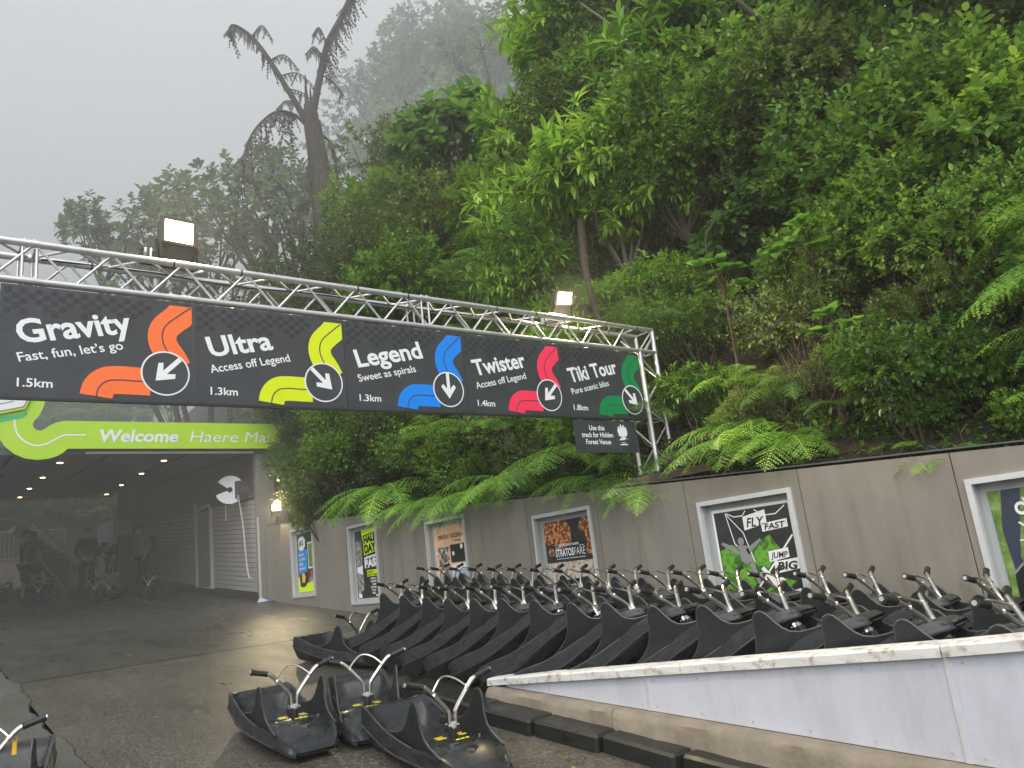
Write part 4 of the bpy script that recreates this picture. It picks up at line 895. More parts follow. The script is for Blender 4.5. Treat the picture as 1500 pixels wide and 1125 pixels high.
gp_ = [(-3.99, 4.3), (-3.97, 3.82), (-4.0, 3.68), (-4.06, 3.54), (-4.14, 3.43), (-4.155, 3.36), (-4.12, 3.29), (-4.05, 3.258), (-3.98, 3.285), (-3.87, 3.375), (-3.78, 3.42), (-3.66, 3.45), (.42, 3.47), (.42, 2.945), (-3.61, 2.94)]
gp_ += [(-3.66, 2.88), (-3.76, 2.81), (-3.88, 2.765), (-4.06, 2.74), (-4.25, 2.765), (-4.42, 2.85), (-4.55, 2.97), (-4.66, 3.15), (-4.72, 3.4), (-4.72, 4.3)]
extr('board', gp_, M['signgreen'], 0, .03)
flat('track_line', band([tuple(q) for q in catmull([(-4.43, 3.46), (-4.41, 3.3), (-4.36, 3.17), (-4.24, 3.05), (-4.08, 2.992), (-3.93, 3.03), (-3.8, 3.11), (-3.69, 3.175), (-3.58, 3.19), (-3.32, 3.19)], 4)], .028), M['white'], f, .004, r_)
flat('emerald_band', [[(-4.25, 3.62), (-4.24, 3.555), (-4.30, 3.49), (-5.0, 3.30), (-5.0, 3.42), (-4.32, 3.56)]], M['emerald'], f, .004, r_)
extr('badge', [(-4.17, 4.3), (-4.19, 3.85), (-4.28, 3.64), (-5.0, 3.44), (-5.0, 4.3)], M['signgreen'], -.05, -.01)
flat('badge_face', [[(-4.21, 4.3), (-4.22, 3.85), (-4.30, 3.67), (-5.0, 3.48), (-5.0, 4.3)]], M['greyprint'], f, .054, r_)
flat('badge_face', [[(-4.225, 4.3), (-4.235, 3.86), (-4.31, 3.685), (-5.0, 3.50), (-5.0, 4.3)]], M['white'], f, .058, r_)
flat('badge_stroke', band([(-5.0, 3.66), (-4.7, 3.70), (-4.45, 3.77)], .012), M['dark'], f, .062, r_)
text('Welcome', f, .005, r_, M['white'], (-3.13, 3.075), h=.23, width=1.40, shear=.16, bold=.03)
text('Haere Mai', f, .005, r_, M['white'], (-1.50, 3.075), h=.225, width=1.58, shear=.2, bold=-.002)
mb = MB()
for x in (-3.5, -2, -.5): mb.box((x+4.2-.02, .03, .4), (x+4.2+.02, .2, .45))
mb.build('bracket', M['black'], r_)
# loose carts in the tunnel
GT = 'luge carts waiting under the tunnel roof'
TL = [(-1.15, 18.6, 178, 'black luge cart in the tunnel beside the shuttered wall'), (-1.85, 18.6, 200, 'black luge cart in the tunnel just left of the bending man'), (-2.3, 19.2, 165, 'black luge cart in the tunnel in front of the standing man'),
      (-3.25, 20.6, 170, 'black luge cart the cap-wearing person is stepping onto'), (-3.0, 22.3, 150, 'black luge cart behind the cap-wearing person'), (-4.0, 21.4, 175, 'black luge cart at the far left edge inside the tunnel'), (-2.7, 24.2, 190, 'black luge cart farthest back in the tunnel'), (-3.7, 24.4, 160, 'black luge cart far back on the left inside the tunnel')]
for x, y, h_, lb in TL: luge(x, y, R(h_), 0, .012, lb, GT, False)
# ------------------------------------------------------------------ people
def skinmesh(name, nodes, edges, m_, parent, sub=1, rootn=0):
    me = bpy.data.meshes.new(name); me.from_pydata([n_[0] for n_ in nodes], edges, []); me.update()
    me.materials.append(m_)
    o = ob(name, me, parent)
    sk = o.modifiers.new('skin', 'SKIN')
    if not me.skin_vertices: me.skin_vertices.new(name='')
    for i, n_ in enumerate(nodes):
        r = n_[1]; r = r if isinstance(r, tuple) else (r, r); me.skin_vertices[0].data[i].radius = r
        me.skin_vertices[0].data[i].use_root = (i == rootn)
    sk.use_smooth_shade = True
    su = o.modifiers.new('sub', 'SUBSURF'); su.levels = sub; su.render_levels = sub
    return o
M['skin'] = mat('skin', (.45, .25, .17), .5); M['hairdark'] = mat('dark_hair', (.02, .014, .01), .7)
def person(loc, rz, label, J, cols, cap=None, pack=False, short=False):
    """J: joints in metres, x right, y forward, z up"""
    r_ = root('person', loc, label, 'person', None, rz); V = Vector
    g = lambda k: V(J[k])
    nodes = [(g('pelvis'), .12), (g('waist'), .11), (g('chest'), (.15, .12)), (g('neck'), .055), (g('head'), (.075, .09)), (g('crown'), (.07, .085))]
    edges = [(0,1),(1,2),(2,3),(3,4),(4,5)]
    def chain(start, ks, rr):
        pr = start
        for k, q in zip(ks, rr): nodes.append((g(k), q)); edges.append((pr, len(nodes)-1)); pr = len(nodes)-1
        return pr
    ends = {}
    for s_ in 'LR':
        e = chain(2, ['sh'+s_, 'el'+s_, 'wr'+s_, 'ha'+s_], [.06, .045, .03, .033]); ends[s_] = e
        chain(0, ['hip'+s_, 'kn'+s_, 'an'+s_, 'toe'+s_], [.09, .06, .04, .035])
        w_ = g('wr'+s_); h_ = g('ha'+s_); d_ = (h_-w_).normalized(); sd = d_.cross(V((0, 1, .2))).normalized()
        for q in (-1.2, -.4, .4, 1.2): nodes.append((h_+d_*.075+sd*.018*q, .009)); edges.append((e, len(nodes)-1))
        nodes.append((h_+d_*.02+sd*.055, .01)); edges.append((e, len(nodes)-1))
    skinmesh('body', nodes, edges, M['skin'], r_)
    N = [(g('waist'), (.15, .13)), (g('chest'), (.185, .145)), ((g('chest')*.35+g('neck')*.65), .085), (g('pelvis'), (.155, .14))]; E_ = [(0,1),(1,2),(0,3)]
    for s_ in 'LR':
        N.append((g('sh'+s_), .08)); E_.append((1, len(N)-1)); N.append((g('el'+s_), .062)); E_.append((len(N)-2, len(N)-1))
        if not short: N.append((g('wr'+s_)*.95+g('el'+s_)*.05, .045)); E_.append((len(N)-2, len(N)-1))
    skinmesh('jacket' if not short else 'shirt', N, E_, cols[0], r_, rootn=1)
    N = [(g('pelvis')*.65+g('waist')*.35, (.158, .142))]; E_ = []
    for s_ in 'LR':
        N.append((g('hip'+s_), .11)); E_.append((0, len(N)-1)); k = g('kn'+s_); a = g('an'+s_)
        N.append((k, .085)); E_.append((len(N)-2, len(N)-1))
        if not short: N.append((a, .065)); E_.append((len(N)-2, len(N)-1))
    skinmesh('trousers' if not short else 'shorts', N, E_, cols[1], r_)
    for s_ in 'LR':
        a = g('an'+s_); t = g('toe'+s_); mb = MB(); mb.tube([a+V((0, -.03, .03)), a*.5+t*.5, t+V((0, .04, 0))], [.05, .052, .035], 8); mb.build('shoe', M['rubber'], r_, True)
    h = g('head'); c = g('crown'); up = (c-h).normalized(); fwd = V(J.get('face', (0, 1, 0))).normalized(); rt_ = fwd.cross(up).normalized()
    mb = MB(); cc = h*.45+c*.55; Vv = []; Ff = []; na, nb = 10, 5
    for i in range(nb+1):
        ph = R(90)*i/nb
        for k in range(na): th = 2*math.pi*k/na; Vv.append(cc + up*(.11*math.sin(ph)+.01) + (rt_*math.cos(th)*.088+fwd*math.sin(th)*.105-fwd*.012)*math.cos(ph))
    for i in range(nb):
        for k in range(na): Ff.append((i*na+k, i*na+(k+1) % na, (i+1)*na+(k+1) % na, (i+1)*na+k))
    mb.add(Vv, Ff); 
    if cap: mb.tube([cc+fwd*.07+up*.02, cc+fwd*.18+up*.0], [.07, .05], 8)
    mb.build('cap' if cap else 'hair', cap or M['hairdark'], r_, True)
    mb = MB(); mb.tube([h+fwd*.088+up*.0, h+fwd*.115-up*.02], [.012, .014], 6)
    for q in (-1, 1): mb.tube([h+rt_*q*.082, h+rt_*q*.095+up*.015], [.02, .022], 6)
    mb.build('face_features', M['skin'], r_, True)
    mb = MB()
    for q in (-1, 1): mb.tube([h+fwd*.083+rt_*q*.033+up*.025, h+fwd*.093+rt_*q*.033+up*.025], .011, 6)
    mb.tube([h+fwd*.085-up*.045-rt_*.025, h+fwd*.085-up*.045+rt_*.025], .006, 5); mb.build('eyes_and_mouth', M['hairdark'], r_)
    if pack:
        mb = MB(); q = g('chest'); mb.bevbox((q.x-.17, q.y-.34, q.z-.33), (q.x+.17, q.y-.13, q.z+.14), .05); mb.build('backpack', M['black'], r_, True)
    return r_
STD = dict(pelvis=(0,0,.93), waist=(0,0,1.08), chest=(0,0,1.32), neck=(0,.01,1.50), head=(0,.03,1.62), crown=(0,.02,1.72),
    shL=(-.19,0,1.42), elL=(-.25,-.02,1.15), wrL=(-.22,.08,.93), haL=(-.21,.11,.86), shR=(.19,0,1.42), elR=(.25,-.02,1.15), wrR=(.22,.08,.93), haR=(.21,.11,.86),
    hipL=(-.1,0,.88), knL=(-.11,.02,.48), anL=(-.12,-.02,.08), toeL=(-.13,.14,.045), hipR=(.1,0,.88), knR=(.11,.02,.48), anR=(.12,-.02,.08), toeR=(.13,.14,.045))
M['navy'] = mat('dark_green_jacket', (.012, .03, .03), .6); M['tee'] = mat('grey_tee', (.09, .09, .08), .8); M['blk'] = mat('black_cloth', (.015, .015, .017), .8); M['greycloth'] = mat('grey_cloth', (.2, .2, .21), .8)
gp3 = lambda x, y: (x, y, gz(x, y)+.003)
person(gp3(-2.0, 21.0), R(188), 'person in a dark green jacket standing upright facing out of the tunnel', STD, (M['navy'], M['blk']))
J1 = dict(STD); J1.update(knR=(.12,.34,.72), anR=(.12,.40,.36), toeR=(.12,.56,.34), elL=(-.22,.16,1.2), wrL=(-.2,.42,1.2), haL=(-.2,.5,1.2), elR=(.22,.16,1.2), wrR=(.2,.42,1.18), haR=(.2,.5,1.18), face=(0, 1, 0))
person(gp3(-3.45, 20.3), R(-75), 'person in a dark cap, grey tee and black shorts stepping over a luge cart', J1, (M['tee'], M['blk']), cap=M['blk'], short=True)
J2 = dict(STD); J2.update(waist=(0,.08,1.04), chest=(0,.32,1.16), neck=(0,.48,1.2), head=(0,.58,1.2), crown=(0,.67,1.24), shL=(-.18,.38,1.2), elL=(-.2,.46,.93), wrL=(-.15,.58,.7), haL=(-.14,.6,.62), shR=(.18,.38,1.2), elR=(.2,.46,.93), wrR=(.15,.58,.7), haR=(.14,.6,.62), face=(0, .8, -.6))
person(gp3(-1.3, 21.4), R(150), 'person in black bending forward over the luge carts', J2, (M['blk'], M['blk']), short=True)
J3 = dict(STD); J3.update(head=(0,.09,1.58), crown=(0,.12,1.68), face=(0, .9, -.3))
person(gp3(-.75, 20.6), R(120), 'person in black with a grey panelled top beside the shutter wall', J3, (M['greycloth'], M['blk']), pack=True)
# ------------------------------------------------------------------ plants
def rots(n, dirs, twist):
    """orthonormal frames: y axis along dirs"""
    y = dirs/np.linalg.norm(dirs, axis=1, keepdims=True)
    up = np.tile(np.array([0, 0, 1.]), (n, 1)); x = np.cross(y, up); ln = np.linalg.norm(x, axis=1, keepdims=True); x = np.where(ln < 1e-4, np.array([1., 0, 0]), x/np.maximum(ln, 1e-4))
    z = np.cross(x, y); c = np.cos(twist)[:, None]; s = np.sin(twist)[:, None]
    return x*c+z*s, y, -x*s+z*c
LEAF = {  # unit-length leaf outlines: verts, tris (fan about the folded midrib)
    'lance': (np.array([(0,0,0),(-.10,.3,.04),(-.12,.6,.03),(0,1,-.14),(.12,.6,.03),(.10,.3,.04),(0,.5,0)]),),
    'oval': (np.array([(0,0,0),(-.24,.28,.06),(-.25,.66,.05),(0,1,-.08),(.25,.66,.05),(.24,.28,.06),(0,.5,0)]),),
    'round': (np.array([(0,0,0),(-.34,.3,.05),(-.33,.72,.05),(0,1,-.02),(.33,.72,.05),(.34,.3,.05),(0,.5,-.02)]),),
}
FAN = np.array([(0,6,1),(1,6,2),(2,6,3),(3,6,4),(4,6,5),(5,6,0)])[:, ::-1]
def leaves(pos, dirs, size, kind, twist):
    n_ = len(pos); T = LEAF[kind][0]; X, Y, Z = rots(n_, dirs, twist)
    V = pos[:, None] + size[:, None, None]*(T[None, :, 0:1]*X[:, None]+T[None, :, 1:2]*Y[:, None]+T[None, :, 2:3]*Z[:, None])
    Fc = (np.arange(n_)*7)[:, None, None]+FAN[None]
    return V.reshape(-1, 3), Fc.reshape(-1, 3)
def crown(kind, ntw, per, lsize, spread, R0, droop=.2, seed=0, lump=.35, shell=.55, tw=.12):
    """twigs spread through a lumpy crown volume (unit radius R0), leaves whorled along each twig"""
    g = np.random.default_rng(seed); nb = 11
    # clump centres make light and dark masses with gaps between
    cd = g.normal(size=(nb, 3)); cd[:, 2] = np.abs(cd[:, 2])*.9-.25; cd /= np.linalg.norm(cd, axis=1, keepdims=True)
    cc = cd*R0*g.uniform(.45, .8, (nb, 1)); cr = R0*g.uniform(.28, .52, nb)
    which = g.integers(0, nb, ntw); d_ = g.normal(size=(ntw, 3)); d_ /= np.linalg.norm(d_, axis=1, keepdims=True)
    rad = g.uniform(shell, 1, ntw)**.7
    P = cc[which] + d_*(cr[which]*rad)[:, None]*np.array([1, 1, .8])
    out = P/np.linalg.norm(P, axis=1, keepdims=True)*.6 + d_*.8 + np.array([0, 0, .35]); out /= np.linalg.norm(out, axis=1, keepdims=True)
    V = []; Fs = []; k = per; tl = tw*R0*g.uniform(.6, 1.3, ntw)
    idx = np.repeat(np.arange(ntw), k); j = np.tile(np.arange(k), ntw); t = j/k
    pos = P[idx] + out[idx]*(tl[idx]*t)[:, None]
    X, Y, Z = rots(ntw, out, g.uniform(0, 6.28, ntw)); an = j*2.4+g.uniform(-.4, .4, len(j)); op = spread*(1.15-.6*t)+g.uniform(-.15, .15, len(j))
    dr = Y[idx]*np.cos(op)[:, None] + (X[idx]*np.cos(an)[:, None]+Z[idx]*np.sin(an)[:, None])*np.sin(op)[:, None]
    dr[:, 2] -= droop*g.uniform(.3, 1.3, len(j)); sz = lsize*g.uniform(.6, 1.25, len(j))
    V, Fc = leaves(pos, dr, sz, kind, g.uniform(-.35, .35, len(j)))
    # stems
    mb = MB(); base = Vector((0, 0, -R0*1.15))
    for c, r in zip(cc, cr):
        c = Vector(c); mid = base.lerp(c, .5)+Vector((g.uniform(-.1, .1)*R0, g.uniform(-.1, .1)*R0, -.05*R0))
        mb.tube([base, mid, c], [.022*R0+.006, .015*R0+.004, .007*R0+.002], 5, False)
    for i in range(0, ntw, max(1, ntw//70)):
        c = Vector(cc[which[i]]); mb.tube([c, Vector(P[i])], [.006*R0+.002, .003], 3, False)
    return V, Fc, mb
PROTO = {}
def proto(key, leafm, stemm, *a, **k):
    V, Fc, mb = crown(*a, **k)
    PROTO[key] = (me_np('foliage', V, Fc, M[leafm]), mb.mesh('stems', M[stemm]))
for s_ in (1, 2, 3):
    proto('A%d' % s_, 'leafA', 'barkpale', 'lance', 330, 11, .19, 1.05, 1.0, .32, seed=10+s_)
    proto('B%d' % s_, 'leafB', 'bark', 'oval', 640, 8, .084, 1.0, 1.0, .1, seed=20+s_, tw=.16)
    proto('C%d' % s_, 'leafC', 'bark', 'oval', 230, 9, .18, 1.2, 1.0, .45, seed=30+s_)
    proto('D%d' % s_, 'leafD', 'bark', 'oval', 850, 8, .064, 1.0, 1.0, .15, seed=40+s_, tw=.15)
proto('F1', 'leafF', 'barkpale', 'lance', 300, 11, .17, 1.0, 1.0, .3, seed=51); proto('F2', 'leafF', 'barkpale', 'oval', 560, 8, .09, 1.0, 1.0, .1, seed=52)
proto('I1', 'leafB', 'bark', 'round', 1000, 8, .058, 1.0, 1.0, .2, seed=61, tw=.14); proto('I2', 'leafD', 'bark', 'round', 1000, 8, .058, 1.0, 1.0, .2, seed=62, tw=.14)
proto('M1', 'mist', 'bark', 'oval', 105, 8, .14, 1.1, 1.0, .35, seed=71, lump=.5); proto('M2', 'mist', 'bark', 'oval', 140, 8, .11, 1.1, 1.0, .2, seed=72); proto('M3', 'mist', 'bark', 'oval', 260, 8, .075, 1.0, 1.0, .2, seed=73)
NAMES = {'A': ('lance_leaf_shrub', 'shrub with lance-shaped bright leaves'), 'B': ('glossy_shrub', 'shrub with small glossy deep green leaves'), 'C': ('broad_leaf_shrub', 'shrub with broad drooping wet dark leaves'),
    'D': ('olive_shrub', 'fine-leaved olive green shrub'), 'F': ('yellow_green_shrub', 'fresh yellow-green leafy shrub'), 'I': ('creeping_shrub', 'dense tiny-leaved creeping shrub')}
Mi = (m3.transposed())
def pix(p):                         # only used to word each plant's label
    c = Mi @ (Vector(p)-EYE); return (c.x/-c.z*1.5+1)/2*1500*1.0 if False else 750+1125*c.x/-c.z, 562.5-1125*c.y/-c.z
COLN = [(-1e9, 230, 'left of the floodlight'), (230, 470, 'behind Ultra sign'), (470, 660, 'behind Legend sign'), (660, 820, 'behind Twister sign'), (820, 960, 'behind Tiki Tour sign'), (960, 1120, 'right of gantry leg'), (1120, 1280, 'above FLY FAST poster'), (1280, 1400, 'above bare panel'), (1400, 1e9, 'at right edge')]
ROWN = [(-1e9, 0, 'past top edge'), (0, 130, 'top of bank'), (130, 260, 'high on bank'), (260, 380, 'halfway up bank'), (380, 500, 'on lower bank'), (500, 620, 'low on bank'), (620, 1e9, 'at wall top')]
used = {}
def where(p):
    x, y = pix(p); c = next(c for a, b_, c in COLN if a <= x < b_); r = next(c for a, b_, c in ROWN if a <= y < b_); return r, c
SIZW = ['', 'larger ', 'paler ', 'leaning ']
def plantlabel(desc, p):
    r, c = where(p); lb = '%s %s, %s' % (desc, r, c); return lb
def shrub(kind, x, y, z, s, stretch=1.0):
    key = kind if len(kind) > 1 else kind + str(rnd.choice([1, 2, 3] if kind in 'ABCD' else [1, 2]))
    nm, ds = NAMES[key[0]]
    e = bpy.data.objects.new(nm, None); link(e); e.location = (x, y, z); e.rotation_euler = (rnd.uniform(-.2, .2), rnd.uniform(-.2, .2), rnd.uniform(0, 6.28)); q = s*rnd.uniform(.92, 1.08); e.scale = (q, q, q*stretch)
    tag(e, plantlabel(ds, (x, y, z)), 'shrub', 'shrubs and young trees covering the bank')
    fo, stm = PROTO[key]; o = ob('foliage', fo, e); o['kind'] = 'stuff'; ob('stems', stm, e)
    return e
# ferns: every frond is a part
def frond_mesh(seed, L=1.0, npin=20, wid=.30, dense=True):
    g = random.Random(seed); V = []; T = []
    ang0 = .6; pts = []; p = Vector((0, 0, 0)); a = ang0; n_ = npin+5
    for i in range(n_+1):
        pts.append(p.copy()); t = i/n_
        p = p + Vector((0, math.cos(a), math.sin(a)))*(L/n_); a = ang0-1.25*t
    def quad(a_, b_, c_, d_): k = len(V); V.extend([a_, b_, c_, d_]); T.append((k, k+1, k+2)); T.append((k, k+2, k+3))
    for i in range(n_):
        w = .006*(1-.8*i/n_); quad(pts[i]+Vector((-w, 0, 0)), pts[i]+Vector((w, 0, 0)), pts[i+1]+Vector((w, 0, 0)), pts[i+1]+Vector((-w, 0, 0)))
    for i in range(4, n_+1):
        t = (i-4)/(n_-4); pl = wid*(math.sin(min(1, t*1.6+.28)*math.pi/2)*(1-t**2.2)+.04)
        pl *= g.uniform(.9, 1.06)
        tg = (pts[min(i+1, n_)]-pts[i-1]).normalized()
        for s_ in (-1, 1):
            dr = (Vector((s_, 0, 0))*.92+tg*(.42+g.uniform(-.1, .1))+Vector((0, 0, -.05-.28*g.random()))).normalized(); nrm = dr.cross(tg).normalized(); sd = dr.cross(nrm).normalized()
            m_ = max(5, int(pl/.026)); pr = pts[i]
            prev = pts[i].copy(); dz = 0
            for k in range(m_):
                u = k/m_; c0 = pts[i]+dr*pl*u+Vector((0, 0, -pl*.1*u*u)); c1 = pts[i]+dr*pl*(u+.9/m_)+Vector((0, 0, -pl*.1*(u+1/m_)**2)); h = .0185*(1-u)**.5+.002
                q = c0.lerp(c1, .95)
                V.extend([c0, c0.lerp(c1, .72), q+sd*h, q-sd*h]); k0 = len(V)-4; T.append((k0, k0+1, k0+2)); T.append((k0, k0+3, k0+1))
    return me_np('frond', [tuple(v) for v in V], T, M['fern'])
FR = [frond_mesh(1, 1.0), frond_mesh(2, 1.0, 23, .26), frond_mesh(3, 1.0, 18, .34)]
FR2 = []
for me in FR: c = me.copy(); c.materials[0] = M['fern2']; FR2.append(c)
FRD = [me.copy() for me in FR[:2]]
for c in FRD: c.materials[0] = M['deadfern']
def fern(x, y, z, L, nf, lean=(0, 0), lift=.0, label=None, dark=False, arc=None, dead=0, trunk=0., gname='ferns growing on the bank and over the wall'):
    e = bpy.data.objects.new('tree_fern' if trunk else 'fern', None); link(e); e.location = (x, y, z)
    tag(e, label or plantlabel('fern with %s arching fronds' % ('darker' if dark else 'bright green'), (x, y, z)), 'fern', gname)
    a0 = rnd.uniform(0, 6.28)
    for i in range(nf):
        az_ = a0+6.283*i/nf+rnd.uniform(-.25, .25) if arc is None else arc[0]+(arc[1]-arc[0])*(i+.5)/nf+rnd.uniform(-.12, .12)
        s_ = L*rnd.uniform(.75, 1.12)
        o = ob('frond', rnd.choice(FR2 if dark else FR), e, (0, 0, 0), (lift+rnd.uniform(-.22, .22), rnd.uniform(-.25, .25), az_-math.pi/2), (s_, s_, s_))
    for i in range(dead):
        s_ = L*rnd.uniform(.6, .9); ob('dead_frond', rnd.choice(FRD), e, (0, 0, -.02), (-1.5+rnd.uniform(-.2, .2), rnd.uniform(-.3, .3), rnd.uniform(0, 6.28)), (s_*.6, s_, s_))
    mb = MB(); 
    if trunk: mb.tube([(0, 0, -trunk), (.03, .02, -trunk*.5), (0, 0, .03)], [.11, .085, .07], 9)
    else: mb.tube([(0, 0, -.25), (0, 0, .02)], [.06, .045], 7)
    mb.build('trunk' if trunk else 'crown_base', M['bark'], e, True)
    return e
# --- shrub cover over the bank, chosen by area
def kind_at(x, y, z):
    px, py = pix((x, y, z)); q = rnd.random()
    if px < 520: return 'D' if q < .6 else ('B' if q < .85 else 'F2')
    if px < 720: return 'D' if q < .3 else ('F2' if q < .55 else ('C' if q < .75 else 'B'))
    if px < 900: return 'A' if q < .5 else ('D' if q < .7 else ('C' if q < .8 else 'F1'))
    if px < 1090:
        if py > 300: return 'F1' if q < .5 else ('A' if q < .8 else 'C')
        return 'D' if q < .35 else ('A' if q < .65 else 'B')
    if py < 200: return 'B' if q < .4 else ('D' if q < .8 else 'A')
    return 'B' if q < .62 else ('C' if q < .85 else ('D' if q < .95 else 'F2'))
yy = -4.6
while yy < 14.5:
    xx = .62
    while xx < 6.4:
        x = xx+rnd.uniform(-.3, .3); y = yy+rnd.uniform(-.35, .35)
        s_ = rnd.uniform(.62, .95)*(1 if x > 1.2 else .66)
        z = bank(x, y)+s_*rnd.uniform(.55, .85)
        px, py = pix((x, y, z))
        hollow = (x < .75 and 0.5 < y < 2.3) or (x < 1.5 and 2.4 < y < 3.6 and rnd.random() < .6) or (1000 < px < 1150 and 225 < py < 345)
        if px > 1320 and py < 120: hollow = True
        if not hollow and px < 1720 and py > -160: shrub(kind_at(x, y, z), x, y, z, s_)
        xx += .78+.08*xx
    yy += .92
TREES = [('D',3.33,11.95,9.18,1.50), ('F2',2.21,11.47,7.67,1.30), ('C',3.97,10.28,9.02,1.50), ('D',2.90,9.83,7.08,1.40),
    ('B',11.5,17.0,18.5,2.40), ('A',4.04,7.56,8.40,1.40), ('F2',3.30,8.24,6.90,1.30), ('A',4.85,6.68,10.01,1.60),
    ('D',3.19,5.54,7.15,1.40), ('D',4.66,5.31,9.46,1.70), ('A',3.40,4.49,7.11,1.30), ('D',4.40,3.91,8.25,1.60),
    ('B',4.38,2.93,7.81,1.40), ('D',4.23,2.09,6.93,1.50), ('B',3.21,2.97,6.02,1.20), ('D',3.34,2.10,5.44,1.20),
    ('B',4.01,1.30,5.89,1.40), ('D',3.87,0.07,4.86,1.30), ('B',2.68,1.13,4.05,1.10),
    ('B',2.76,0.33,3.73,1.20), ('F2',2.68,-0.11,3.24,1.00), ('A',2.64,6.13,5.52,1.20), ('A',2.48,4.84,5.48,1.20),
    ('B',2.63,3.85,5.58,1.10), ('D',3.35,13.3,8.7,1.15), ('D',1.39,10.78,5.99,1.20), ('D',0.58,12.29,6.25,1.20),
    ('B',1.03,8.67,4.89,1.00), ('A',1.89,6.15,4.44,0.90), ('C',0.54,18.69,10.54,1.90), ('C',-0.84,19.06,10.01,1.60),
    ('C',1.99,18.20,11.04,1.90), ('C',-2.00,19.29,10.01,1.20), ('D',2.65,16.84,10.13,1.80), ('C',2.75,17.89,11.96,1.20),
    ('D',0.73,17.58,8.66,1.70), ('D',-0.75,18.01,8.40,1.30), ('D',12.87,28.39,22.22,3.5), ('D',16.37,28.47,27.10,4.0), ('D',17.41,26.42,24.47,3.8), ('D',15.73,30.13,28.83,2.7),
    ('D',17.97,27.25,27.98,3.3), ('D',13.76,30.19,26.00,2.4), ('D',14.04,26.44,21.08,3.7), ('D',18.15,24.48,25.18,3.2), ('D',15.29,24.28,19.50,3.0)]
FERNS = [(0.10,8.58,1.50,1.35), (0.08,7.73,1.12,1.0), (0.08,6.78,1.10,1.0), (0.10,5.99,1.08,1.0), (0.12,5.35,1.15,1.05),
    (0.28,4.50,1.3,1.2), (0.12,3.81,0.92,0.85), (0.12,3.14,0.73,0.70), (0.55,3.75,1.15,0.60), (0.55,1.98,1.12,0.85),
    (0.2,1.85,0.95,0.9), (0.26,1.45,0.9,0.8), (0.85,2.25,1.65,0.65), (0.30,2.60,0.99,0.60), (0.20,0.13,0.56,0.50),
    (0.25,0.38,0.61,0.45), (1.10,-0.95,2.20,1.05), (0.80,-0.95,1.60,1.05), (0.60,-0.85,1.15,.85), (0.30,10.26,2.48,0.90),
    (0.15,10.60,1.91,0.60), (0.70,1.59,1.39,0.70), (0.70,3.22,1.50,0.90),]

LT = {'M': 'misty tree with large loose leaves', 'A': 'tree with lance-shaped bright leaves', 'B': 'tree with glossy deep green leaves', 'C': 'misty tree with large loose leaves', 'D': 'olive green fine-leaved tree', 'F': 'yellow-green leafy tree'}
NT = {'M': 'misty_tree', 'A': 'lance_leaf_tree', 'B': 'glossy_leaf_tree', 'C': 'large_leaf_tree', 'D': 'fine_leaf_tree', 'F': 'yellow_green_tree'}
def tree(kind, x, y, z, R_):
    key = kind if len(kind) > 1 else kind + str(rnd.choice([1, 2, 3])); q = R_*1.12
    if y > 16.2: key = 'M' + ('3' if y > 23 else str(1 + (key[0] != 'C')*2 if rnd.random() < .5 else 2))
    gzb = bank(x, y) if x > .12 else (3.2 if y > 13.4 else 0)
    e = bpy.data.objects.new(NT[key[0]], None); link(e); bx = max(x, .5); gb = bank(bx, y)
    e.location = (bx, y, gb)
    ds = LT[key[0]] if key != 'M3' else 'far misty tree with fine soft leaves'
    tag(e, plantlabel(ds, (x, y, z)), 'tree', 'trees rising from the bank into the mist')
    off = Vector((x-bx, 0, z-gb)); fo, stm = PROTO[key]; rz = rnd.uniform(0, 6.28)
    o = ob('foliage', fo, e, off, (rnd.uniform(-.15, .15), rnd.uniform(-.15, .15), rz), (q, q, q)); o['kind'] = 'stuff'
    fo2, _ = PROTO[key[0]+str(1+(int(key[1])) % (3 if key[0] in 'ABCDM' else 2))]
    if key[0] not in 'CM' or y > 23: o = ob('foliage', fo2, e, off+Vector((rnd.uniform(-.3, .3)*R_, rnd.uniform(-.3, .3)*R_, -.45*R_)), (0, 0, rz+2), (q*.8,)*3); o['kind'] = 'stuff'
    ob('limbs', stm, e, off, (0, 0, rz), (q, q, q))
    mb = MB(); H = off.z-.9*q; p0 = Vector((0, 0, -.3)); p3 = Vector((off.x, 0, max(.1, H)))
    mb.tube([p0, p0.lerp(p3, .35)+Vector((rnd.uniform(-.15, .15), .1, 0)), p0.lerp(p3, .7)+Vector((rnd.uniform(-.12, .12), -.1, 0)), p3], [.07+.02*R_, .06+.015*R_, .05+.01*R_, .05], 8)
    mb.build('trunk', M['bark'], e, True)
for t in TREES: tree(*t)
# --- ferns
FL = ['large fern arching over the wall between the second and third posters', 'small fern drooping over the wall left of the market kitchen poster', 'small fern drooping over the market kitchen poster', 'fern spilling over the wall right of the market kitchen poster', 'fern on the wall top between the market kitchen and STRATOSFARE posters',
  'tall bright fern under the Twister sign', 'fern on the wall top left of the small black sign', 'low fern at the foot of the small black sign', 'fern partly behind the small black sign', 'large bright fern right of gantry leg', 'broad fern hanging over the wall above the FLY FAST poster', 'yellow-green fern right of the broad fern above FLY FAST', 'fern behind the top of the gantry leg', 'small fern at the base of the gantry leg',
  'small star-shaped fern on the wall top above the bare panel', 'small low fern beside the star-shaped fern', 'tree fern reaching in high at the right picture edge', 'large tree fern spreading at the right picture edge', 'lower tree fern at the right picture edge', 'fern under the Ultra sign above the half day poster', 'small fern in the creeping shrub over the wall', 'mid-sized fern behind the dry stems', 'dark fern in the hollow behind Tiki Tour sign']
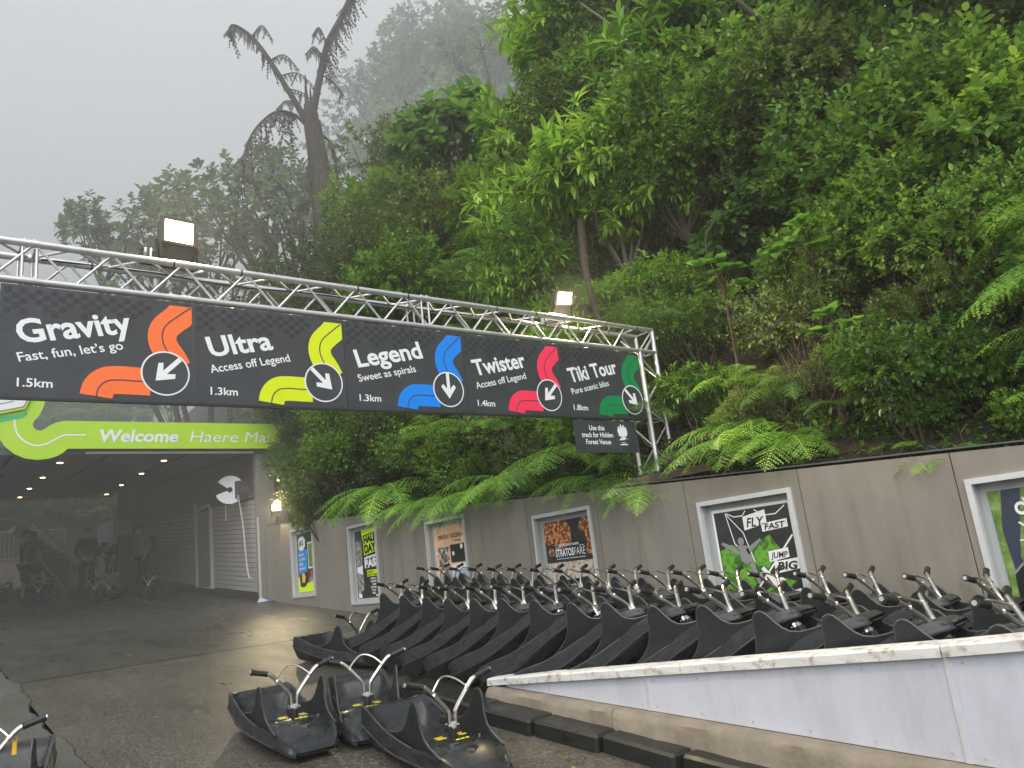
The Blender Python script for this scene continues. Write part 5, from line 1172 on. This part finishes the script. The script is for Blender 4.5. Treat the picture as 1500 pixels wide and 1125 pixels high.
for i, (x, y, z, L) in enumerate(FERNS):
    tall = i in (16, 17, 18); x += .12 if x < .3 else 0
    arc = (R(95), R(300)) if x < .6 and i < 15 else None
    if tall: arc = (R(90), R(290))
    g = bank(x, y)
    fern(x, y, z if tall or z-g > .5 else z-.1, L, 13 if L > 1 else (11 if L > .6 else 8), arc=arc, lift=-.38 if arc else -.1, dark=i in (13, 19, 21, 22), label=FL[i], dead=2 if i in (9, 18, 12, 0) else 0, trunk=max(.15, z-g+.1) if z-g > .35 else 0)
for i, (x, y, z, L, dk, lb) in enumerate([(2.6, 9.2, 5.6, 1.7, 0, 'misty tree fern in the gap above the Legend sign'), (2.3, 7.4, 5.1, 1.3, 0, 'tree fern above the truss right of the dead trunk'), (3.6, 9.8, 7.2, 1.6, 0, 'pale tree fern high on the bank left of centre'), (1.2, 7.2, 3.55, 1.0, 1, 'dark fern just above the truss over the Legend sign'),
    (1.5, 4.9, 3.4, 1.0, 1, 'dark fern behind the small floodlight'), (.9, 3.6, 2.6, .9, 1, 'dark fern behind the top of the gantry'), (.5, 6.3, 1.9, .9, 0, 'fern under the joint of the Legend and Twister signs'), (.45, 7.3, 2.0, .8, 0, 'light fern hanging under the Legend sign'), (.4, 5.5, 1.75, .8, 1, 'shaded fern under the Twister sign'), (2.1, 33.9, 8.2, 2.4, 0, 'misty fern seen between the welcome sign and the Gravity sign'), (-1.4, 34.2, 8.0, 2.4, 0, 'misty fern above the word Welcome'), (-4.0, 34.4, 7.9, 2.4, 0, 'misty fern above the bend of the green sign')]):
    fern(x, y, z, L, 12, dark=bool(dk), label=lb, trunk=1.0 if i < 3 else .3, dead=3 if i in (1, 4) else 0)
# --- creeping shrub mounds over the wall beside the tunnel and the dark scrub under the signs
for x, y, z, s_, k in [(.2, 11.5, 2.15, .68, 'I1'), (.05, 10.6, 1.75, .68, 'I2'), (.32, 12.3, 2.4, .6, 'I1'), (.15, 9.9, 2.2, .7, 'I1'), (.35, 11.2, 2.85, .7, 'I2'), (.5, 12.9, 2.9, .55, 'I2'), (.25, 10.3, 2.9, .7, 'I1'), (.02, 10.9, 1.3, .42, 'I1'), (.15, 11.7, 1.6, .4, 'I2'), (.4, 9.3, 1.7, .6, 'I2'),
    (.7, 8.3, 1.9, .7, 'I1'), (.8, 7.5, 1.8, .65, 'I2'), (.75, 6.7, 1.75, .6, 'I1'), (.8, 6.0, 1.8, .6, 'I2'), (.55, 7.0, 1.35, .45, 'I1'), (.9, 5.3, 1.75, .55, 'I1'), (.5, 9.0, 2.5, .7, 'D1'), (.9, 7.9, 2.7, .7, 'D2'), (1.0, 6.6, 2.7, .7, 'I2'), (.4, 13.2, 3.6, .55, 'D3'), (.6, 14.2, 4.1, .8, 'D1'), (.3, 12.5, 3.9, .9, 'D2'), (.5, 11.0, 3.9, .9, 'I1'), (.7, 9.7, 3.6, .85, 'D1')]: shrub(k, x, y, z, s_)
for x, y, q in ((2.0, .6, .9), (1.6, -.2, .75), (2.4, -.7, .95), (1.75, 1.05, .7), (2.6, .2, 1.0), (1.3, -.8, .6), (2.9, 1.2, .9), (1.2, .35, .55), (2.2, 1.7, .8), (1.5, 3.2, .7), (2.2, 4.0, .8)): shrub(rnd.choice(['B1', 'B2', 'C1', 'D2', 'B3']), x, y, bank(x, y)+q*.6, q)
# --- low young plants along the wall edge on the right
for i, y in enumerate(np.arange(-4.4, 2.6, .33)):
    x = .42+rnd.uniform(-.12, .35); q = rnd.uniform(.16, .34); shrub(rnd.choice(['I1', 'B1', 'B2', 'D3', 'I2']), x, float(y), bank(x, y)+q*.8, q)
for i, (x, y, L) in enumerate([(.45, .95, .5), (.5, -.6, .55), (.6, -1.6, .6), (.75, .35, .6), (.8, 3.0, .7), (.95, 1.7, .7)]):
    fern(x, y, bank(x, y)+.12, L, 9, lift=-.05, dark=i % 2 == 0, label='low %s fern on the bank edge, %s' % ('dark' if i % 2 == 0 else 'light', ['above the bare panel', 'right of the bare panel', 'outside the right picture edge', 'behind the star-shaped fern', 'behind the gantry leg base', 'among the dry straw stems'][i]))
# --- bright large-leaved plant in the right centre: every leaf a part
LF = me_np('leaf', *(lambda T: (T, FAN))(LEAF['oval'][0]*np.array([1.25, 1, 1])), M['leafE'])
def bigleaf(x, y, z, n_, R_, lb, rng_):
    e = root('large_leaf_plant', (x, y, z), lb, 'plant', 'plants with large single leaves on the bank'); mb = MB(); gb = bank(x, y)-z
    mb.tube([(0, 0, gb-.1), (.05, .03, gb*.4), (0, 0, 0)], [.025, .02, .014], 6)
    for c in range(n_//8):
        cd = Vector((rng_.uniform(-1, .2), rng_.uniform(-1, 1), rng_.uniform(-.3, .9))).normalized()*R_*rng_.uniform(.35, 1); mb.tube([(0, 0, -.15), cd*.5, cd], [.012, .009, .005], 5, False)
        for j in range(8):
            an = j*2.4; d_ = (Vector((math.cos(an), math.sin(an), rng_.uniform(.0, .5))) + cd.normalized()*.5 + Vector((-.3, 0, -.1))).normalized(); s_ = rng_.uniform(.11, .2)
            o = ob('leaf', LF, e, cd, None, (s_, s_, s_)); o.rotation_mode = 'QUATERNION'; o.rotation_quaternion = d_.to_track_quat('Y', 'Z')
    mb.build('stem', M['bark'], e)
bigleaf(1.15, 1.30, 2.75, 56, .42, 'bright lime plant with large single leaves in the middle of the right bank', rnd)
bigleaf(.75, .95, 1.75, 40, .3, 'lower plant with large yellow-green leaves above the bare panel', rnd)
bigleaf(1.05, 2.3, 2.75, 48, .4, 'large-leaved plant hanging in front of the dark hollow', rnd)
# --- dead broken tree fern in the mist
dt = root('dead_tree_fern', (2.0, 13.85, bank(2, 13.85)), 'dead broken tree fern trunk with drooping brown fronds against the sky', 'tree'); DB = Vector(dt.location)
tp = [(2.02, 13.83, bank(2, 13.8)-.3), (2.08, 13.83, 7.2), (2.02, 13.83, 8.6), (1.97, 13.86, 10.0), (1.84, 13.93, 11.4), (1.80, 13.94, 12.05)]
mb = MB(); mb.tube([Vector(p)-DB for p in catmull(tp, 5)], list(np.interp(range(26), [0, 8, 14, 19, 25], [.34, .3, .27, .22, .15]))[:len(catmull(tp, 5))], 12)
o = mb.build('trunk', M['bark'], dt, True)
mb = MB()
for i in range(120):
    a = rnd.uniform(0, 6.28); z = rnd.uniform(7.6, 12.0); r = np.interp(z, [8, 12], [.3, .14]); cx = np.interp(z, [8.6, 10, 12], [2.02, 1.97, 1.8]); L = rnd.uniform(.3, .9)
    p = Vector((cx+math.cos(a)*r, 13.88+math.sin(a)*r, z)); mb.tube([p-DB, p-DB+Vector((math.cos(a)*.05, math.sin(a)*.05, -L*.5)), p-DB+Vector((math.cos(a)*.03, math.sin(a)*.03, -L))], [.022, .02, .008], 4, False)
mb.build('bark_strips', M['bark'], dt)
for p in ((1.72, 12.9), (1.84, 12.55), (1.92, 12.3), (1.75, 12.35)):
    MB().tube([Vector((p[0], 13.93, 11.7))-DB, Vector((p[0], 13.93, p[1]))-DB], [.07, .015], 6).build('splinter', M['bark'], dt)
def limb(pts, r0, r1, name='limb'):
    q = catmull(pts, 5); mb = MB(); mb.tube([Vector(p)-DB for p in q], list(np.linspace(r0, r1, len(q))), 7); mb.build(name, M['bark'], dt, True); return q
def hangers(q, t0, t1, n_, L, side=1):
    V = []; T = []
    for i in range(n_):
        t = t0+(t1-t0)*i/n_; k = t*(len(q)-1); a = q[int(k)]*(1-k % 1)+q[min(int(k)+1, len(q)-1)]*(k % 1)
        for s_ in (-1, 1):
            dr = Vector((s_*rnd.uniform(-.25, .7), rnd.uniform(-.6, .4), -1)).normalized(); l_ = L*rnd.choice([.25, .45, .6, .9, 1.2])*rnd.uniform(.7, 1.1)
            for m_ in range(7):
                c = Vector(a)-DB+dr*l_*m_/7+Vector((0, 0, 0)); w = .045*(1-m_/9)
                for w_ in (-1, 1):
                    k0 = len(V); V += [c, c+dr*l_*.16, c+Vector((w_*w*1.3, rnd.uniform(-.03, .03), -.09))]; T.append((k0, k0+1, k0+2))
    return V, T
l1 = limb([(1.8, 13.94, 11.4), (1.45, 14.1, 12.2), (.94, 14.3, 13.3), (.55, 14.45, 13.95), (.15, 14.6, 14.25), (.0, 14.65, 14.0)], .09, .02)
l2 = limb([(1.82, 13.93, 11.6), (2.05, 13.8, 12.8), (2.3, 13.7, 13.9), (2.65, 13.55, 14.7), (2.95, 13.4, 15.5), (3.1, 13.3, 16.2)], .1, .05)
l3 = limb([(1.8, 13.94, 11.3), (1.45, 14.1, 11.75), (1.0, 14.3, 11.8), (.5, 14.5, 11.2), (.2, 14.6, 10.3)], .05, .015)
l4 = limb([(1.85, 13.93, 11.3), (2.25, 13.8, 11.0), (2.38, 13.8, 10.2), (2.3, 13.8, 9.4)], .05, .02); l5 = limb([(1.8, 13.9, 11.2), (1.72, 13.95, 10.4), (1.6, 14, 9.6)], .035, .02)
sprigs = []
for p0, dx, dz in (((.94, 14.3, 13.3), .75, .1), ((1.15, 14.2, 12.85), .95, .05), ((1.3, 14.15, 12.5), .8, -.2), ((.55, 14.45, 13.95), .5, .25), ((2.2, 13.75, 13.4), -.6, .1), ((2.3, 13.7, 13.8), -.5, .3), ((2.15, 13.75, 12.9), .5, -.3), ((1.5, 14.1, 12.1), -.6, -.2)):
    sprigs.append(limb([p0, (p0[0]+dx*.5, p0[1]-.1, p0[2]+dz+.12), (p0[0]+dx, p0[1]-.15, p0[2]+dz-.25)], .02, .008, 'sprig'))
Vv = []; Tt = []
for q, a, b_, n_, L in [(q, .15, 1, 9, .32) for q in sprigs] + list(((l1, .3, 1, 30, .6), (l2, .3, 1, 100, .7), (l3, .25, 1, 26, 1.0), (l4, .3, 1, 22, .5), (l5, .3, 1, 12, .5))):
    v, t = hangers(q, a, b_, n_, L); k = len(Vv); Vv += v; Tt += [(x+k, y+k, z+k) for x, y, z in t]
o = ob('hanging_fronds', me_np('hanging_fronds', [tuple(v) for v in Vv], Tt, M['deadgrey']), dt); o['kind'] = 'stuff'
# --- slim dark trunks, leaning branches, amber leaves behind them at the top right
M['amber'] = leafmat('amber_dead_leaves', [(.35, .16, .01), (.55, .32, .02), (.4, .4, .05)], .6, .5)
for i, (x, y, z0, z1, r, lb) in enumerate([(4.2, .75, 3.8, 8, .05, 'slim dark trunk, leftmost of those at the top right corner'), (4.3, .42, 3.9, 8, .045, 'slim dark trunk, second of those at the top right corner'), (4.35, .22, 3.9, 8, .04, 'slim dark trunk, third of those at the top right corner'), (4.4, -.02, 4, 8, .055, 'slim dark trunk nearest the right edge at the top'), (4.1, 1.3, 3.9, 8, .05, 'slim dark trunk left of the amber leaves')]):
    r_ = root('slim_tree', (x, y, z0), lb, 'tree', 'slim dark trunks at the top right'); mb = MB(); mb.tube([(0, 0, 0), (.05, .04, 1.2), (-.03, .08, 2.4), (.06, .02, z1-z0)], [r, r*.9, r*.8, r*.6], 7); mb.build('trunk', M['bark'], r_, True)
    mb = MB(); [mb.tube([(0, 0, h), (rnd.uniform(-.3, .3), rnd.uniform(-.4, .4), h+.5)], [.014, .005], 4, False) for h in (1.6, 2.1, 2.6, 3.0)]; mb.build('twigs', M['bark'], r_)
V, Fc, mb = crown('lance', 260, 8, .16, 1.0, 1.0, .4, seed=77); r_ = root('amber_shrub', (5.2, .35, 5.6), 'amber and yellow dying foliage behind the slim trunks at the top right', 'shrub'); o = ob('foliage', me_np('foliage', V, Fc, M['amber']), r_); o['kind'] = 'stuff'; o.scale = (1.0, 1.0, 1.1); ob('stems', mb.mesh('stems', M['bark']), r_)
for lb, pts, r in (('long leaning branch crossing the upper centre of the foliage', [(2.1, 4.6, 8.4), (2.25, 4.1, 7.6), (2.3, 3.75, 6.7), (2.5, 3.3, 5.9), (2.6, 3.0, 5.2), (2.9, 2.9, 3.6)], .035), ('leaning dark branch near the top right of centre', [(2.4, 2.5, 7.4), (2.5, 2.1, 6.6), (2.65, 1.8, 6.0), (2.9, 1.4, 5.5), (3.1, 1.1, 3.9)], .055),
                   ('thin dark sapling stem on the right bank', [(1.1, 2.2, .9), (1.2, 2.3, 2.2), (1.15, 2.5, 3.2), (1.3, 2.4, 3.6)], .011), ('dark leaning trunk above the truss right of centre', [(1.3, 4.4, 1.6), (1.5, 4.6, 2.8), (1.55, 4.8, 3.8), (1.8, 5.0, 4.8)], .06)):
    r_ = root('branch', pts[0], lb, 'branch'); mb = MB(); q = catmull(pts, 5); mb.tube([Vector(p)-Vector(pts[0]) for p in q], list(np.linspace(r*.5, r, len(q))), 7); mb.build('limb', M['barkpale'] if 'long' in lb else M['bark'], r_, True)
# --- dry straw skirt, weeds and litter
def blades(n_, fn, m_, name, L, w=.004):
    V = []; T = []
    for i in range(n_):
        p, d_ = fn(); l_ = L*rnd.uniform(.5, 1.2); sd = Vector((-d_.y, d_.x, 0)); sd = sd.normalized() if sd.length > 1e-3 else Vector((1, 0, 0)); w_ = w*rnd.uniform(.6, 1.4)
        m1 = p+d_*l_*.5+Vector((0, 0, 0)); e_ = p+d_*l_+Vector((0, 0, -l_*.25)); k = len(V)
        V += [p-sd*w_, p+sd*w_, m1-sd*w_, m1+sd*w_, e_]; T += [(k, k+1, k+3), (k, k+3, k+2), (k+2, k+3, k+4)]
    o = ob(name, me_np(name, [tuple(v) for v in V], T, M[m_])); return o
def f1():
    y = rnd.gauss(1.15, .38); x = rnd.uniform(.45, 1.0); z = bank(x, y)+rnd.uniform(-.1, .75)*(1-abs(y-1.15)*.6); return Vector((x, y, z)), Vector((rnd.uniform(-.6, .2), rnd.uniform(-.8, .8), rnd.uniform(-1, -.3))).normalized()
o = blades(1500, f1, 'straw', 'dry_stems', .5, .0022); tag(o, 'tangle of dry reddish straw stems hanging above the FLY FAST poster', 'dry grass', None, 'stuff')
def f2():
    y = rnd.uniform(-5, 5.2); x = .18+abs(rnd.gauss(0, .22)); return Vector((x, y, bank(x, y)-.02)), Vector((rnd.uniform(-.7, .4), rnd.uniform(-.6, .6), rnd.uniform(.4, 1))).normalized()
o = blades(9000, f2, 'grass', 'weeds', .12, .006); tag(o, 'low green weeds and grass along the wall top', 'weeds', None, 'stuff')
P = []; D_ = []; S_ = []
for i in range(15000):
    y = rnd.uniform(-5, 12.5); x = .16+abs(rnd.gauss(0, .4 if i < 6000 else 1.1)); P.append((x, y, bank(x, y)+rnd.uniform(-.02, .12))); D_.append((rnd.uniform(-1, .6), rnd.uniform(-1, 1), rnd.uniform(-.1, .8))); S_.append(rnd.uniform(.03, .075))
V, Fc = leaves(np.array(P), np.array(D_), np.array(S_), 'oval', rng.uniform(-.5, .5, len(P))); o = ob('ground_cover', me_np('ground_cover', V, Fc, M['leafB'])); tag(o, 'low leafy ground cover carpeting the edge of the bank', 'ground cover', None, 'stuff')
P = []; D_ = []; S_ = []
for i in range(6000):
    y = rnd.uniform(-5, 14); x = rnd.uniform(.2, 3.5); P.append((x, y, bank(x, y)+.02)); D_.append((rnd.uniform(-1, 1), rnd.uniform(-1, 1), rnd.uniform(-.2, .4))); S_.append(rnd.uniform(.05, .12))
V, Fc = leaves(np.array(P), np.array(D_), np.array(S_), 'oval', rng.uniform(-.5, .5, len(P))); o = ob('leaf_litter', me_np('leaf_litter', V, Fc, M['deadfern'])); tag(o, 'brown fallen leaves on the shaded bank soil', 'leaf litter', None, 'stuff')
# back slope greenery behind the tunnel
for i in range(44):
    x = -13+(i%22)*.8+rnd.uniform(-.3, .3); y = (32.2 if i < 22 else 34.6)+rnd.uniform(0, 1.2); s_ = rnd.uniform(.9, 1.5); z = backbank(x, y)+s_*.5
    shrub(rnd.choice(['D1', 'D2', 'F2', 'I2']), x, y, z, s_)
for i in range(10): fern(-6.5+i*.8, 32.2+rnd.uniform(0, .6), 4.2+rnd.uniform(-.6, .9), 1.4, 8, label='misty fern on the slope behind the tunnel end', gname='ferns behind the tunnel end')
# small litter on the road: individual fallen leaves and scraps
LM = me_np('blade', *(lambda T: (T, FAN))(LEAF['oval'][0]), M['amberleaf'] if 'amberleaf' in M else M['leafF'])
LM2 = me_np('blade', LEAF['oval'][0], FAN, M['deadfern'])
for i, (x, y) in enumerate([(-2.75, 1.35), (-2.8, 1.2), (-2.72, .95), (-2.9, 1.75), (-2.82, .62), (-3.0, .9), (-2.68, 1.9), (-3.72, 8.88), (-3.62, 8.4), (-3.75, 6.72), (-2.77, 7.61), (-4.3, 5.6), (-4.1, 7.0), (-3.2, 6.4), (-2.3, 9.4), (-1.0, 9.9), (-.6, 10.6), (-.5, 9.6), (-.8, 12.4), (-.3, 12.9), (-4.2, 4.6), (-2.9, 5.2)]):
    o = ob('fallen_leaf', LM if i % 3 else LM2, None, (x, y, gz(x, y)+.012), (R(4.5), rnd.uniform(-.1, .1), rnd.uniform(0, 6.28)), (.05, .05, .05)); tag(o, 'small fallen leaf lying on the wet asphalt', 'leaf', 'fallen leaves scattered on the track')
r_ = root('litter_scrap', (-.22, 13.15, gz(0, 13.15)+.01), 'crumpled white and blue scrap at the foot of the tunnel pillar', 'litter')
mb = MB(); mb.add([(-.1, -.06, 0), (.1, -.08, .01), (.14, .05, .03), (-.04, .09, .05), (0, 0, .09)], [(0, 1, 4), (1, 2, 4), (2, 3, 4), (3, 0, 4)]); mb.build('paper', M['trimlight'], r_)
mb = MB(); mb.add([(.1, -.16, .0), (.26, -.16, .015), (.24, -.02, .02), (.1, -.04, .04)], [(0, 1, 2, 3)]); mb.build('blue_wrap', M['cyan'], r_)
# --- give plants that would share a wording their own
by = {}
for o in bpy.data.objects:
    if o.get('category') in ('shrub', 'tree', 'fern') and o.get('label'): by.setdefault(o['label'], []).append(o)
ORD = ['leftmost', 'second', 'third', 'fourth', 'fifth', 'sixth', 'seventh', 'eighth', 'ninth', 'tenth', 'eleventh', 'twelfth', 'thirteenth', 'fourteenth', 'fifteenth', 'sixteenth', 'seventeenth', 'eighteenth', 'nineteenth', 'twentieth']
def px_of(o):
    f_ = next((c for c in o.children if c.name.startswith(('foliage', 'frond'))), None); q = o.location + (f_.location if f_ and o.category_is_tree else Vector((0, 0, 0))) if False else o.location
    return pix(q)[0]
for lb, L in by.items():
    if len(L) > 1:
        L.sort(key=px_of)
        for i, o in enumerate(L): o['label'] = lb.replace('small glossy deep green', 'glossy green').replace('dense tiny-leaved', 'tiny-leaved') + (', ' + (('left' if i == 0 else 'right') + ' of two' if len(L) == 2 else ('leftmost' if i == 0 else ('rightmost' if i == len(L)-1 else ORD[min(i, 19)] + ' from left'))))
bpy.context.view_layer.update()
